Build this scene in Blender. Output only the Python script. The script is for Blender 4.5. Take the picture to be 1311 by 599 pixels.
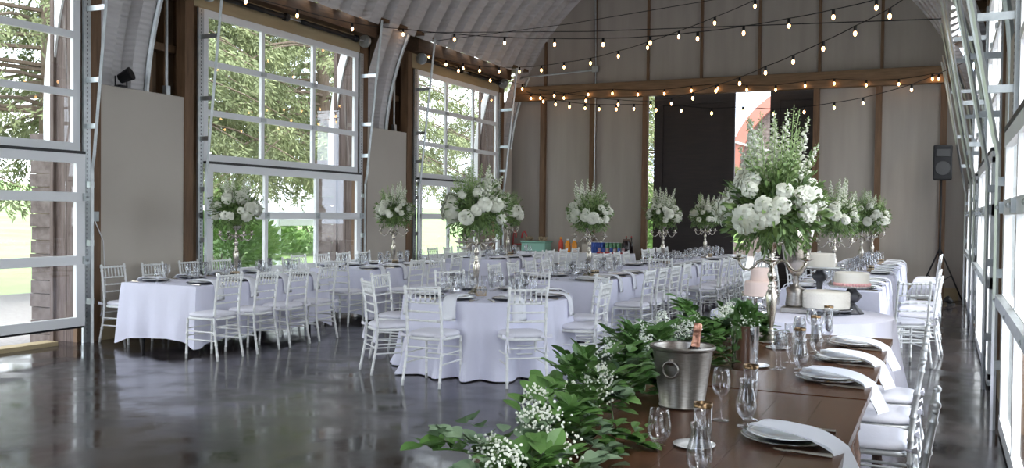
import bpy, math, random
from mathutils import Vector, Matrix
C = bpy.context.scene.collection
for o in list(bpy.data.objects): bpy.data.objects.remove(o)
PI = math.pi
# ------------------------------------------------------------------ camera
FPX = 1186.34
YAW, PITCH, ROLL = math.radians(24.95), math.radians(1.264), math.radians(.659)
cam_d = bpy.data.cameras.new('camera'); cam = bpy.data.objects.new('camera', cam_d); C.objects.link(cam)
fw = Vector((-math.sin(YAW)*math.cos(PITCH), math.cos(YAW)*math.cos(PITCH), -math.sin(PITCH)))
rt = Vector((math.cos(YAW), math.sin(YAW), 0)); up = rt.cross(fw)
rt2 = rt*math.cos(ROLL)+up*math.sin(ROLL); up2 = rt2.cross(fw)
cam.matrix_world = Matrix(((rt2.x, up2.x, -fw.x, 0), (rt2.y, up2.y, -fw.y, 0), (rt2.z, up2.z, -fw.z, 1.613), (0, 0, 0, 1)))
cam_d.sensor_width = 36; cam_d.lens = FPX/1311*36; cam_d.clip_start = .05; cam_d.clip_end = 800
bpy.context.scene.camera = cam
# ------------------------------------------------------------------ sky, light, exposure
SKY_STRENGTH = 4.6
vs = bpy.context.scene.view_settings
vs.view_transform = 'Standard'; vs.look = 'None'; vs.gamma = 1; vs.use_curve_mapping = False
vs.exposure = 0.3
w = bpy.data.worlds.new('overcast_sky'); bpy.context.scene.world = w; w.use_nodes = True
nt = w.node_tree; nt.nodes.clear()
wo = nt.nodes.new('ShaderNodeOutputWorld'); bg = nt.nodes.new('ShaderNodeBackground')
tcw = nt.nodes.new('ShaderNodeTexCoord'); nzw = nt.nodes.new('ShaderNodeTexNoise'); nzw.inputs['Scale'].default_value = 2.2
rw = nt.nodes.new('ShaderNodeValToRGB'); rw.color_ramp.elements[0].color = (.66, .79, 1, 1); rw.color_ramp.elements[1].color = (.96, .98, 1, 1)
rw.color_ramp.elements[0].position = .35; rw.color_ramp.elements[1].position = .6
nt.links.new(tcw.outputs['Generated'], nzw.inputs['Vector']); nt.links.new(nzw.outputs['Fac'], rw.inputs['Fac'])
nt.links.new(rw.outputs['Color'], bg.inputs['Color']); bg.inputs['Strength'].default_value = SKY_STRENGTH
nt.links.new(bg.outputs['Background'], wo.inputs['Surface'])
sd = bpy.data.lights.new('sun', 'SUN'); sd.energy = 3.5; sd.angle = math.radians(12); sd.color = (1, .96, .88)
sun = bpy.data.objects.new('sun', sd); C.objects.link(sun); sun.location = (0, 0, 30)
sun.rotation_euler = (math.radians(22), math.radians(20), 0)
def portal(loc, rot, sx, sy):
    l = bpy.data.lights.new('sky_portal', 'AREA'); l.shape = 'RECTANGLE'; l.size = sx; l.size_y = sy
    l.cycles.is_portal = True
    o = bpy.data.objects.new('sky_portal', l); C.objects.link(o); o.location = loc; o.rotation_euler = rot
XL, XR, YB = -9.37, .37, 20.28
DOORS = [(-1.85, 2.13), (3.9, 7.88), (9.9, 13.66), (15.65, 19.3)]
for y0, y1 in DOORS:
    portal((XL-.25, (y0+y1)/2, 2.3), (0, -PI/2, 0), 4.2, y1-y0)
    portal((XR+.25, (y0+y1)/2, 2.3), (0, PI/2, 0), 4.2, y1-y0)
portal((-4.5, -4.4, 2.2), (PI/2, 0, 0), 4.4, 4.2)
# ------------------------------------------------------------------ materials
def new_mat(name):
    m = bpy.data.materials.new(name); m.use_nodes = True
    return m, m.node_tree, m.node_tree.nodes['Principled BSDF']
def mat(name, col, rough=.6, metal=0, var=None, scale=6, bump=0, bscale=40, coat=0, stretch=None, emit=None, estr=0, spec=None, detail=4):
    m, t, b = new_mat(name)
    b.inputs['Base Color'].default_value = (*col, 1); b.inputs['Roughness'].default_value = rough; b.inputs['Metallic'].default_value = metal
    if coat: b.inputs['Coat Weight'].default_value = coat
    if spec is not None: b.inputs['Specular IOR Level'].default_value = spec
    if emit: b.inputs['Emission Color'].default_value = (*emit, 1); b.inputs['Emission Strength'].default_value = estr
    if var or bump:
        tc = t.nodes.new('ShaderNodeTexCoord'); mp = t.nodes.new('ShaderNodeMapping')
        if stretch: mp.inputs['Scale'].default_value = stretch
        t.links.new(tc.outputs['Object'], mp.inputs['Vector'])
    if var:
        n = t.nodes.new('ShaderNodeTexNoise'); n.inputs['Scale'].default_value = scale; n.inputs['Detail'].default_value = detail
        r = t.nodes.new('ShaderNodeValToRGB'); r.color_ramp.elements[0].position = .3; r.color_ramp.elements[1].position = .7
        r.color_ramp.elements[0].color = (*col, 1); r.color_ramp.elements[1].color = (*var, 1)
        t.links.new(mp.outputs[0], n.inputs['Vector']); t.links.new(n.outputs['Fac'], r.inputs['Fac']); t.links.new(r.outputs['Color'], b.inputs['Base Color'])
    if bump:
        n = t.nodes.new('ShaderNodeTexNoise'); n.inputs['Scale'].default_value = bscale; n.inputs['Detail'].default_value = 3
        bp = t.nodes.new('ShaderNodeBump'); bp.inputs['Strength'].default_value = bump; bp.inputs['Distance'].default_value = .01
        t.links.new(mp.outputs[0], n.inputs['Vector']); t.links.new(n.outputs['Fac'], bp.inputs['Height']); t.links.new(bp.outputs['Normal'], b.inputs['Normal'])
    return m
def glass_mat(name, tint=(.97, .98, .98), power=.06, rough=.02, edge=.75):
    m = bpy.data.materials.new(name); m.use_nodes = True; t = m.node_tree; t.nodes.clear()
    o = t.nodes.new('ShaderNodeOutputMaterial'); mx = t.nodes.new('ShaderNodeMixShader'); tr = t.nodes.new('ShaderNodeBsdfTransparent')
    gl = t.nodes.new('ShaderNodeBsdfGlossy'); lw = t.nodes.new('ShaderNodeLayerWeight'); lw.inputs['Blend'].default_value = .25
    mr = t.nodes.new('ShaderNodeMapRange'); mr.inputs['To Min'].default_value = power; mr.inputs['To Max'].default_value = edge
    tr.inputs['Color'].default_value = (*tint, 1); gl.inputs['Roughness'].default_value = rough
    t.links.new(lw.outputs['Facing'], mr.inputs['Value']); t.links.new(mr.outputs[0], mx.inputs['Fac'])
    t.links.new(tr.outputs[0], mx.inputs[1]); t.links.new(gl.outputs[0], mx.inputs[2]); t.links.new(mx.outputs[0], o.inputs['Surface'])
    return m
M = {}
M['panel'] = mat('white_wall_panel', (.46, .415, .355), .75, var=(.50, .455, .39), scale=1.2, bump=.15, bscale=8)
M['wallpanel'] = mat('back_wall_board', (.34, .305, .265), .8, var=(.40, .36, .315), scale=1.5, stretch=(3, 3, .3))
M['wood'] = mat('brown_timber', (.11, .06, .027), .6, var=(.18, .10, .05), scale=5, stretch=(6, 6, .6), bump=.2)
M['beam'] = mat('brown_beam_timber', (.14, .085, .04), .6, var=(.22, .135, .07), scale=5, stretch=(.6, 6, 6), bump=.2)
M['plank'] = mat('brown_plank_timber', (.06, .032, .016), .6, var=(.11, .06, .03), scale=5, stretch=(6, .6, 6), bump=.2)
M['plywood'] = mat('yellowed_plywood', (.36, .28, .16), .6, var=(.42, .34, .2), scale=3, stretch=(4, .5, 4))
M['darkply'] = mat('dark_plywood', (.11, .07, .04), .7, var=(.17, .11, .06), scale=4, stretch=(3, 3, .5))
M['frame'] = mat('white_door_frame', (.78, .79, .79), .4)
M['galv'] = mat('galvanised_steel', (.55, .58, .58), .38, .85, var=(.42, .45, .46), scale=12)
M['steel'] = mat('bright_steel_rail', (.62, .63, .64), .3, .9)
M['dark'] = mat('black_plastic', (.008, .008, .009), .5, spec=.25)
M['darkmetal'] = mat('dark_gasket', (.02, .02, .02), .5)
M['pane'] = glass_mat('window_glass', (.98, .99, .99), .02, .0, .22)
M['glass'] = glass_mat('drinking_glass', (.985, .99, 1), .05, .07, .6)
M['clearplate'] = glass_mat('clear_glass_plate', (.85, .88, .9), .2, .06, .9)
M['gold'] = mat('gold_rim', (.20, .13, .07), .25, .9)
M['cloth'] = mat('white_linen', (.74, .74, .87), .85, bump=.6, bscale=9)
M['whitecloth'] = mat('white_napkin_linen', (.82, .83, .88), .85, bump=.2, bscale=30)
M['cushion'] = mat('white_seat_cushion', (.80, .79, .86), .9, bump=.2, bscale=60)
M['chair'] = mat('white_chair_paint', (.86, .87, .86), .35)
M['silverchair'] = mat('silver_chair_paint', (.56, .57, .57), .3, .55)
M['china'] = mat('white_china', (.90, .91, .92), .15, coat=.4)
M['charger'] = mat('dark_charger_plate', (.035, .035, .05), .3)
M['silver'] = mat('polished_silver', (.58, .54, .47), .24, 1, var=(.46, .42, .36), scale=25)
M['mirror'] = mat('mirror_silver', (.78, .78, .78), .08, 1, bump=.25, bscale=25)
M['pewter'] = mat('brushed_pewter', (.36, .34, .31), .36, 1, var=(.27, .25, .23), scale=30, stretch=(1, 1, 6), bump=.1)
M['iron'] = mat('grey_iron', (.11, .11, .12), .5, .6, bump=.3)
M['tabletop'] = mat('walnut_table_wood', (.065, .028, .015), .27, var=(.115, .052, .028), scale=7, stretch=(8, .5, 8), spec=.4)
M['leaf'] = mat('garland_leaf', (.045, .115, .022), .42, var=(.12, .235, .06), scale=9, detail=1)
M['leafgrey'] = mat('eucalyptus_leaf', (.12, .19, .11), .5, var=(.19, .27, .16), scale=9, detail=1)
M['leafdark'] = mat('dark_foliage', (.055, .11, .03), .5, var=(.20, .30, .09), scale=14, detail=1)
M['green'] = mat('fresh_green_bud', (.22, .33, .12), .55, var=(.40, .50, .24), scale=20, detail=1)
M['petal'] = mat('ivory_petal', (.66, .67, .55), .6, var=(.82, .83, .72), scale=10, detail=1)
M['breath'] = mat('baby_breath', (.8, .82, .72), .7)
M['bark'] = mat('pine_bark', (.16, .12, .09), .9, var=(.26, .2, .15), scale=9, stretch=(4, 4, .8), bump=.6)
M['needle'] = mat('pine_needles', (.15, .19, .085), .8, var=(.34, .38, .19), scale=1.5, detail=3)
M['bush'] = mat('shrub_leaves', (.16, .30, .08), .7, var=(.32, .48, .16), scale=2, detail=3)
M['grass'] = mat('meadow_grass', (.13, .21, .06), .9, var=(.22, .30, .11), scale=.35, detail=6)
M['gravel'] = mat('gravel', (.24, .225, .22), .9, var=(.32, .305, .295), scale=20, detail=6)
M['siding'] = mat('weathered_siding', (.085, .058, .048), .85, var=(.17, .13, .115), scale=6, stretch=(6, 6, .5), bump=.4)
M['shingle'] = mat('weathered_shingle', (.10, .075, .065), .9, var=(.20, .165, .15), scale=9, bump=.8, bscale=20)
M['trim'] = mat('white_painted_trim', (.74, .74, .74), .6)
M['redtrim'] = mat('faded_red_paint', (.42, .17, .13), .6)
M['barndoor'] = mat('blackened_barn_boards', (.010, .006, .005), .6, var=(.022, .013, .010), scale=5, stretch=(.6, 4, 6))
M['cake'] = mat('ivory_buttercream', (.80, .77, .70), .6, bump=.1, bscale=40)
M['pinkcake'] = mat('blush_buttercream', (.78, .62, .56), .6, bump=.1)
M['pink'] = mat('pink_buttercream', (.78, .42, .42), .6, bump=.5, bscale=50)
M['kraft'] = mat('kraft_card', (.42, .33, .22), .8)
M['foil'] = mat('rose_gold_foil', (.72, .36, .26), .3, .8, bump=.4, bscale=60)
M['bottle'] = mat('dark_bottle_glass', (.02, .012, .012), .08)
M['orange'] = mat('orange_juice', (.80, .30, .02), .3)
M['redplastic'] = mat('red_plastic', (.55, .06, .03), .4)
M['redpaint'] = mat('red_enamel', (.42, .04, .04), .4)
M['blue'] = mat('blue_can_wrap', (.04, .10, .42), .35)
M['greencan'] = mat('green_can_wrap', (.05, .30, .12), .35, var=(.3, .45, .3), scale=30)
M['cans'] = mat('mixed_can_tray', (.5, .5, .55), .35, var=(.5, .12, .12), scale=30)
M['tub'] = mat('pale_green_plastic', (.22, .42, .33), .4)
M['bulb'] = mat('glowing_bulb', (1, .8, .5), .3, emit=(1, .52, .2), estr=13)
M['tent'] = mat('white_tent_canvas', (.85, .86, .88), .7)
M['cone'] = mat('brown_cone_brown', (.12, .07, .05), .8)
# linen gets a thin sheen of translucency-free weave; vault gets cross ribs
def vault_mat():
    m, t, b = new_mat('ribbed_white_steel'); b.inputs['Roughness'].default_value = .45
    tc = t.nodes.new('ShaderNodeTexCoord'); wv = t.nodes.new('ShaderNodeTexWave'); wv.bands_direction = 'Z'; wv.inputs['Scale'].default_value = 4.5
    bp = t.nodes.new('ShaderNodeBump'); bp.inputs['Strength'].default_value = .5; bp.inputs['Distance'].default_value = .02
    nz = t.nodes.new('ShaderNodeTexNoise'); nz.inputs['Scale'].default_value = 1.3
    r = t.nodes.new('ShaderNodeValToRGB'); r.color_ramp.elements[0].color = (.55, .53, .52, 1); r.color_ramp.elements[1].color = (.66, .64, .63, 1)
    t.links.new(tc.outputs['Object'], wv.inputs['Vector']); t.links.new(wv.outputs['Fac'], bp.inputs['Height']); t.links.new(bp.outputs['Normal'], b.inputs['Normal'])
    t.links.new(tc.outputs['Object'], nz.inputs['Vector']); t.links.new(nz.outputs['Fac'], r.inputs['Fac']); t.links.new(r.outputs['Color'], b.inputs['Base Color'])
    return m
M['vault'] = vault_mat()
def floor_mat():
    m, t, b = new_mat('polished_dark_concrete')
    tc = t.nodes.new('ShaderNodeTexCoord'); L = t.links.new
    n1 = t.nodes.new('ShaderNodeTexNoise'); n1.inputs['Scale'].default_value = .8; n1.inputs['Detail'].default_value = 8; n1.inputs['Roughness'].default_value = .65
    r1 = t.nodes.new('ShaderNodeValToRGB'); r1.color_ramp.elements[0].position = .42; r1.color_ramp.elements[1].position = .64
    r1.color_ramp.elements[0].color = (.013, .0105, .011, 1); r1.color_ramp.elements[1].color = (.062, .050, .048, 1)
    L(tc.outputs['Object'], n1.inputs['Vector']); L(n1.outputs['Fac'], r1.inputs['Fac'])
    sx = t.nodes.new('ShaderNodeSeparateXYZ'); L(tc.outputs['Object'], sx.inputs[0])
    def joint(out, period, off):
        a = t.nodes.new('ShaderNodeMath'); a.operation = 'ADD'; a.inputs[1].default_value = off; L(out, a.inputs[0])
        p = t.nodes.new('ShaderNodeMath'); p.operation = 'PINGPONG'; p.inputs[1].default_value = period/2; L(a.outputs[0], p.inputs[0])
        l = t.nodes.new('ShaderNodeMath'); l.operation = 'LESS_THAN'; l.inputs[1].default_value = .009; L(p.outputs[0], l.inputs[0]); return l
    j1 = joint(sx.outputs['X'], 3.2, 20.2); j2 = joint(sx.outputs['Y'], 5.75, 21.0)
    mxm = t.nodes.new('ShaderNodeMath'); mxm.operation = 'MAXIMUM'; L(j1.outputs[0], mxm.inputs[0]); L(j2.outputs[0], mxm.inputs[1])
    mix = t.nodes.new('ShaderNodeMixRGB'); mix.inputs['Color2'].default_value = (.003, .003, .003, 1); L(mxm.outputs[0], mix.inputs['Fac']); L(r1.outputs['Color'], mix.inputs['Color1'])
    L(mix.outputs['Color'], b.inputs['Base Color'])
    n2 = t.nodes.new('ShaderNodeTexNoise'); n2.inputs['Scale'].default_value = 2.3; n2.inputs['Detail'].default_value = 7
    mr = t.nodes.new('ShaderNodeMapRange'); mr.inputs['From Min'].default_value = .4; mr.inputs['From Max'].default_value = .62; mr.inputs['To Min'].default_value = .08; mr.inputs['To Max'].default_value = .25
    L(tc.outputs['Object'], n2.inputs['Vector']); L(n2.outputs['Fac'], mr.inputs['Value']); L(mr.outputs[0], b.inputs['Roughness'])
    n3 = t.nodes.new('ShaderNodeTexNoise'); n3.inputs['Scale'].default_value = 3.5
    bp = t.nodes.new('ShaderNodeBump'); bp.inputs['Strength'].default_value = .06; bp.inputs['Distance'].default_value = .02
    L(tc.outputs['Object'], n3.inputs['Vector']); L(n3.outputs['Fac'], bp.inputs['Height']); L(bp.outputs['Normal'], b.inputs['Normal'])
    return m
M['floor'] = floor_mat()
# ------------------------------------------------------------------ mesh builder
class MB:
    def __init__(s): s.v = []; s.f = []; s.m = []; s.n = 0
    def add(s, vs, fs, mi=0):
        k = len(s.v); s.v.extend(vs); s.f.extend([tuple(i+k for i in f) for f in fs]); s.m.extend([mi]*len(fs)); return s
    def box(s, a, b, mi=0, X=None):
        (x0, y0, z0), (x1, y1, z1) = a, b
        vs = [(x0,y0,z0),(x1,y0,z0),(x1,y1,z0),(x0,y1,z0),(x0,y0,z1),(x1,y0,z1),(x1,y1,z1),(x0,y1,z1)]
        if X: vs = [tuple(X @ Vector(v)) for v in vs]
        return s.add(vs, [(0,3,2,1),(4,5,6,7),(0,1,5,4),(1,2,6,5),(2,3,7,6),(3,0,4,7)], mi)
    def cbox(s, c, d, mi=0): return s.box([c[i]-d[i]/2 for i in range(3)], [c[i]+d[i]/2 for i in range(3)], mi)
    def tube(s, pts, r, n=8, mi=0, cap=True):
        pts = [Vector(p) for p in pts]; rs = r if isinstance(r, (list, tuple)) else [r]*len(pts)
        vs = []; d0 = (pts[1]-pts[0]).normalized()
        ref = Vector((0, 0, 1)) if abs(d0.z) < .9 else Vector((1, 0, 0)); a = d0.cross(ref).normalized()
        for i, p in enumerate(pts):
            d = (pts[min(i+1, len(pts)-1)]-pts[max(i-1, 0)]).normalized()
            a = (a-d*a.dot(d)).normalized(); b = d.cross(a)
            for k in range(n):
                t = 2*PI*k/n; vs.append(tuple(p+(a*math.cos(t)+b*math.sin(t))*rs[i]))
        fs = [(i*n+k, i*n+(k+1) % n, (i+1)*n+(k+1) % n, (i+1)*n+k) for i in range(len(pts)-1) for k in range(n)]
        if cap: fs += [tuple(reversed(range(n))), tuple(range((len(pts)-1)*n, len(pts)*n))]
        return s.add(vs, fs, mi)
    def lathe(s, prof, n=20, mi=0, c=(0, 0, 0), sq=None):
        vs = []
        for r, z in prof:
            for k in range(n):
                t = 2*PI*k/n; q = 1 if not sq else 1+sq*math.cos(8*t)
                vs.append((c[0]+r*q*math.cos(t), c[1]+r*q*math.sin(t), c[2]+z))
        fs = [(i*n+k, i*n+(k+1) % n, (i+1)*n+(k+1) % n, (i+1)*n+k) for i in range(len(prof)-1) for k in range(n)]
        return s.add(vs, fs, mi)
    def blob(s, c, r, n=8, m=5, mi=0):
        rr = r if isinstance(r, (list, tuple)) else (r, r, r)
        vs = [(c[0]+rr[0]*math.sin(PI*i/m)*math.cos(2*PI*k/n), c[1]+rr[1]*math.sin(PI*i/m)*math.sin(2*PI*k/n), c[2]-rr[2]*math.cos(PI*i/m)) for i in range(m+1) for k in range(n)]
        fs = [(i*n+k, i*n+(k+1) % n, (i+1)*n+(k+1) % n, (i+1)*n+k) for i in range(m) for k in range(n)]
        return s.add(vs, fs, mi)
    def leaf(s, p, d, L, W, mi=0, bend=.25, side=None):
        p = Vector(p); d = Vector(d).normalized()
        u = Vector((random.uniform(-1, 1), random.uniform(-1, 1), random.uniform(-.6, 1))) if side is None else Vector(side)
        a = d.cross(u)
        if a.length < 1e-3: a = d.cross(Vector((1, .3, .2)))
        a.normalize(); nrm = a.cross(d)
        pr = [(.0, .02), (.3, .8), (.6, 1), (.85, .6), (1, .02)]
        vs = []
        for t, wd in pr:
            c = p+d*(L*t)-nrm*(bend*L*t*t)
            for q in (-1, 0, 1): vs.append(tuple(c+a*(q*W/2*wd)+nrm*(abs(q)*W*.12*wd)))
        fs = []
        for i in range(4):
            for q in (0, 1): fs.append((i*3+q, i*3+q+1, i*3+q+4, i*3+q+3))
        return s.add(vs, fs, mi)
    def qleaf(s, p, d, L, W, mi=0):
        p = Vector(p); d = Vector(d).normalized(); u = Vector((random.uniform(-1, 1), random.uniform(-1, 1), random.uniform(-1, 1)))
        a = d.cross(u)
        if a.length < 1e-3: a = d.cross(Vector((1, .3, .2)))
        a.normalize()
        return s.add([tuple(p), tuple(p+d*L*.5+a*W/2), tuple(p+d*L), tuple(p+d*L*.5-a*W/2)], [(0, 1, 2, 3)], mi)
    def build(s, name, mats, parent=None, smooth=False, kind=None, label=None, bevel=0):
        me = bpy.data.meshes.new(name); me.from_pydata(s.v, [], s.f)
        if not isinstance(mats, (list, tuple)): mats = [mats]
        for m in mats: me.materials.append(m)
        if len(mats) > 1: me.polygons.foreach_set('material_index', s.m)
        if smooth: me.polygons.foreach_set('use_smooth', [True]*len(s.f))
        me.update()
        o = bpy.data.objects.new(name, me); C.objects.link(o)
        if smooth == 'auto':
            md = o.modifiers.new('edges', 'EDGE_SPLIT'); md.split_angle = math.radians(35)
        if bevel:
            md = o.modifiers.new('bevel', 'BEVEL'); md.width = bevel; md.segments = 2; md.limit_method = 'ANGLE'
        if parent: o.parent = parent
        if kind: o['kind'] = kind
        if label: o['label'] = label
        return o
def tag(o, label, cat, group=None, kind=None):
    o['label'] = label; o['category'] = cat
    if group: o['group'] = group
    if kind: o['kind'] = kind
    return o
def thing(name, label, cat, loc=(0, 0, 0), rz=0, group=None):
    o = bpy.data.objects.new(name, None); C.objects.link(o); o.location = loc; o.rotation_euler = (0, 0, rz); o.empty_display_size = .1
    return tag(o, label, cat, group)
def struct(name, mb, m, parent=None, smooth=False, bevel=0, label=None):
    return mb.build(name, m, parent, smooth, 'structure', label, bevel)
KIDS = {}
def dup(root, loc, rz, label, group=None, parent=None):
    c = root.copy(); C.objects.link(c)
    if parent is None:
        c.location = loc; c.rotation_euler = (0, 0, rz); c['label'] = label
        if group: c['group'] = group
    else: c.parent = parent
    for ch in KIDS.setdefault(root.name, [x for x in root.children]): dup(ch, None, None, None, None, c)
    return c
FREE = {}
def place(kind, maker, loc, rz, label, group=None):
    if kind not in FREE:
        o = maker(); FREE[kind] = o; KIDS[o.name] = list(o.children)
        for ch in o.children_recursive: KIDS[ch.name] = list(ch.children)
        o.location = loc; o.rotation_euler = (0, 0, rz); o['label'] = label
        if group: o['group'] = group
        return o
    return dup(FREE[kind], loc, rz, label, group)
random.seed(4)
# ------------------------------------------------------------------ setting: floor, ground, hills
struct('floor', MB().box((XL-.35, -4.2, -.12), (XR+.35, YB+.35, 0)), M['floor'])
def gz(x, y):
    d = -x-9.7
    if d < 0:
        e = y-YB
        return -.12+(max(0, e-60)*.04 if e > 0 else 0)
    z = -.12 if d < 7 else -.12-.8*min(1, (d-7)/8)
    if d > 22: z += (d-22)*.028 + .9*math.sin(y*.03)*min(1, (d-22)/60)
    return z
g = MB(); xs = [-9.72, -13, -16.9, -18, -20, -22, -25, -30, -40, -55, -75, -100, -140, -190, -250]; ys = [-120+10*i for i in range(0, 38)]
vs = [(x, y, gz(x, y)) for x in xs[2:] for y in ys]; n = len(ys)
g.add(vs, [(i*n+k, i*n+k+1, (i+1)*n+k+1, (i+1)*n+k) for i in range(len(xs)-3) for k in range(n-1)])
struct('meadow_ground', g, M['grass'], smooth=True)
struct('gravel_drive', MB().box((-16.9, -120, -.3), (-9.72, 250, -.12)), M['gravel'])
struct('yard_ground', MB().box((-9.72, YB+.35, -.3), (60, 250, -.12)).box((XR+.35, -60, -.3), (60, YB+.35, -.12)), M['gravel'])
h = MB()
for k in range(60):
    a0 = -60+k*7; z0 = 9+3*math.sin(k*.35)+2*math.sin(k*.9)
    h.v.extend([(-250, a0, 2), (-290, a0, z0)]); 
h.f = [(2*k, 2*k+2, 2*k+3, 2*k+1) for k in range(59)]; h.m = [0]*59
struct('far_hill', h, M['bush'], smooth=True)
# ------------------------------------------------------------------ vault
CX, CZ, RV = -4.5, 2.72, 5.04
def circ(th, r=RV):
    c = math.cos(th) if th > 0 and th < PI else math.copysign(1, math.cos(th))
    return CX-r*c, CZ+(r*math.sin(th) if th > 0 and th < PI else 5*math.sin(th))
def ysteps(y0, y1):
    out = []; y = y0; k = 0; pat = [(0, .0), (.30, .0), (.34, .16), (.57, .16), (.61, 0)]
    while y < y1-1e-6:
        for dy, dr in pat[:-1]:
            if y+dy < y1: out.append((y+dy, dr))
        y += .61
    out.append((y1, 0)); return out
def vault(mb, y0, y1, t0, t1, nseg):
    st = ysteps(y0, y1); vs = []
    for i in range(nseg+1):
        th = t0+(t1-t0)*i/nseg
        for y, dr in st:
            x, z = circ(th, RV+dr); vs.append((x, y, z))
    n = len(st)
    mb.add(vs, [(i*n+k, i*n+k+1, (i+1)*n+k+1, (i+1)*n+k) for i in range(nseg) for k in range(n-1)])
TH = math.asin((4.9-CZ)/RV)
vm = MB(); vault(vm, -4.2, YB, TH, PI-TH, 44)
struct('ceiling', vm, M['vault'])
GAPS = [(-4.2, -1.85), (2.13, 3.9), (7.88, 9.9), (13.66, 15.65), (19.3, YB)]
for gi, (y0, y1) in enumerate(GAPS):
    for side in (0, 1):
        yy1 = y1-.9 if gi < 4 else y1
        vm = MB()
        t0, t1 = -math.asin(CZ/RV), TH
        if side: t0, t1 = PI-t0, PI-t1
        vault(vm, y0+.28, yy1, t0, t1, 18)
        rib = MB(); pts = [circ(t0+(t1-t0)*i/18, RV-.03) for i in range(19)]
        rib.tube([(x, yy1, z) for x, z in pts], .035, 6)
        o = struct('wall_%s' % ('right' if side else 'left'), vm, M['vault']); rib.build('arch_edge', M['galv'], o, kind='structure')
# ------------------------------------------------------------------ side walls, doors
def mirx(x): return 2*CX-x+.12
def sidebox(mb, side, x0, x1, y0, y1, z0, z1, mi=0):
    if side: x0, x1 = mirx(x1), mirx(x0)
    return mb.box((x0, y0, z0), (x1, y1, z1), mi)
def sx(side, x): return mirx(x) if side else x
for side in (0, 1):
    sn = 'right' if side else 'left'
    for gi, (y0, y1) in enumerate(GAPS):
        last = gi == 4
        q = MB()
        if side: sidebox(q, side, XL-.5, XL-.05, y0+.03, y0+.07, 0, 4.95)
        if not last: sidebox(q, side, XL-.5, XL-.05, y1-.2, y1-.16, 0, 4.95); sidebox(q, side, XL-.12, XL-.06, y1-.16, y1-.005, 0, 4.95)
        sidebox(q, side, XL-.12, XL-.06, y0+.005, y0+.03, 0, 4.95)
        struct('trim_%d' % (20+gi+5*side), q, M['wood'])
        p = MB(); sidebox(p, side, XL-.04, XL, y0+.28, (y1-.34 if not last else y1-.2), .02, 3.14)
        po = struct('wall_%s' % sn, p, M['panel'], bevel=.01)
        # timber posts, studs, plywood cheek
        q = MB(); sidebox(q, side, XL-.14, XL+.02, y0+.08, y0+.28, 0, 4.7)
        if not last: sidebox(q, side, XL-.14, XL+.02, y1-.36, y1-.2, 0, 4.7)
        q.build('post', M['wood'], po, kind='structure')
        if not last:
            q = MB(); sidebox(q, side, XL-.42, XL-.36, y1-1.0, y1-.2, 2.9, 4.95); q.build('cheek_board', M['darkply'], po, kind='structure')
            q = MB()
            for yy in (y1-.75, y1-.5): sidebox(q, side, XL-.36, XL-.22, yy, yy+.05, 3, 4.9)
            sidebox(q, side, XL-.36, XL-.2, y1-1.0, y1-.3, 3.75, 3.85)
            q.build('stud', M['wood'], po, kind='structure')
        q = MB(); sidebox(q, side, XL-.02, XL+.015, y0+.3, (y1-.36 if not last else y1-.2), 0, .26)
        struct('baseboard_%s' % sn, q, M['plywood'])
        # outer wall behind the panel closes the gap
        q = MB(); sidebox(q, side, XL-.5, XL-.44, y0-.02, y1+.02, -.1, 4.97); q.build('outer_boards', M['siding'], po, kind='structure')
ZR_UP = [2.345, 2.98, 3.67, 4.36]
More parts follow.
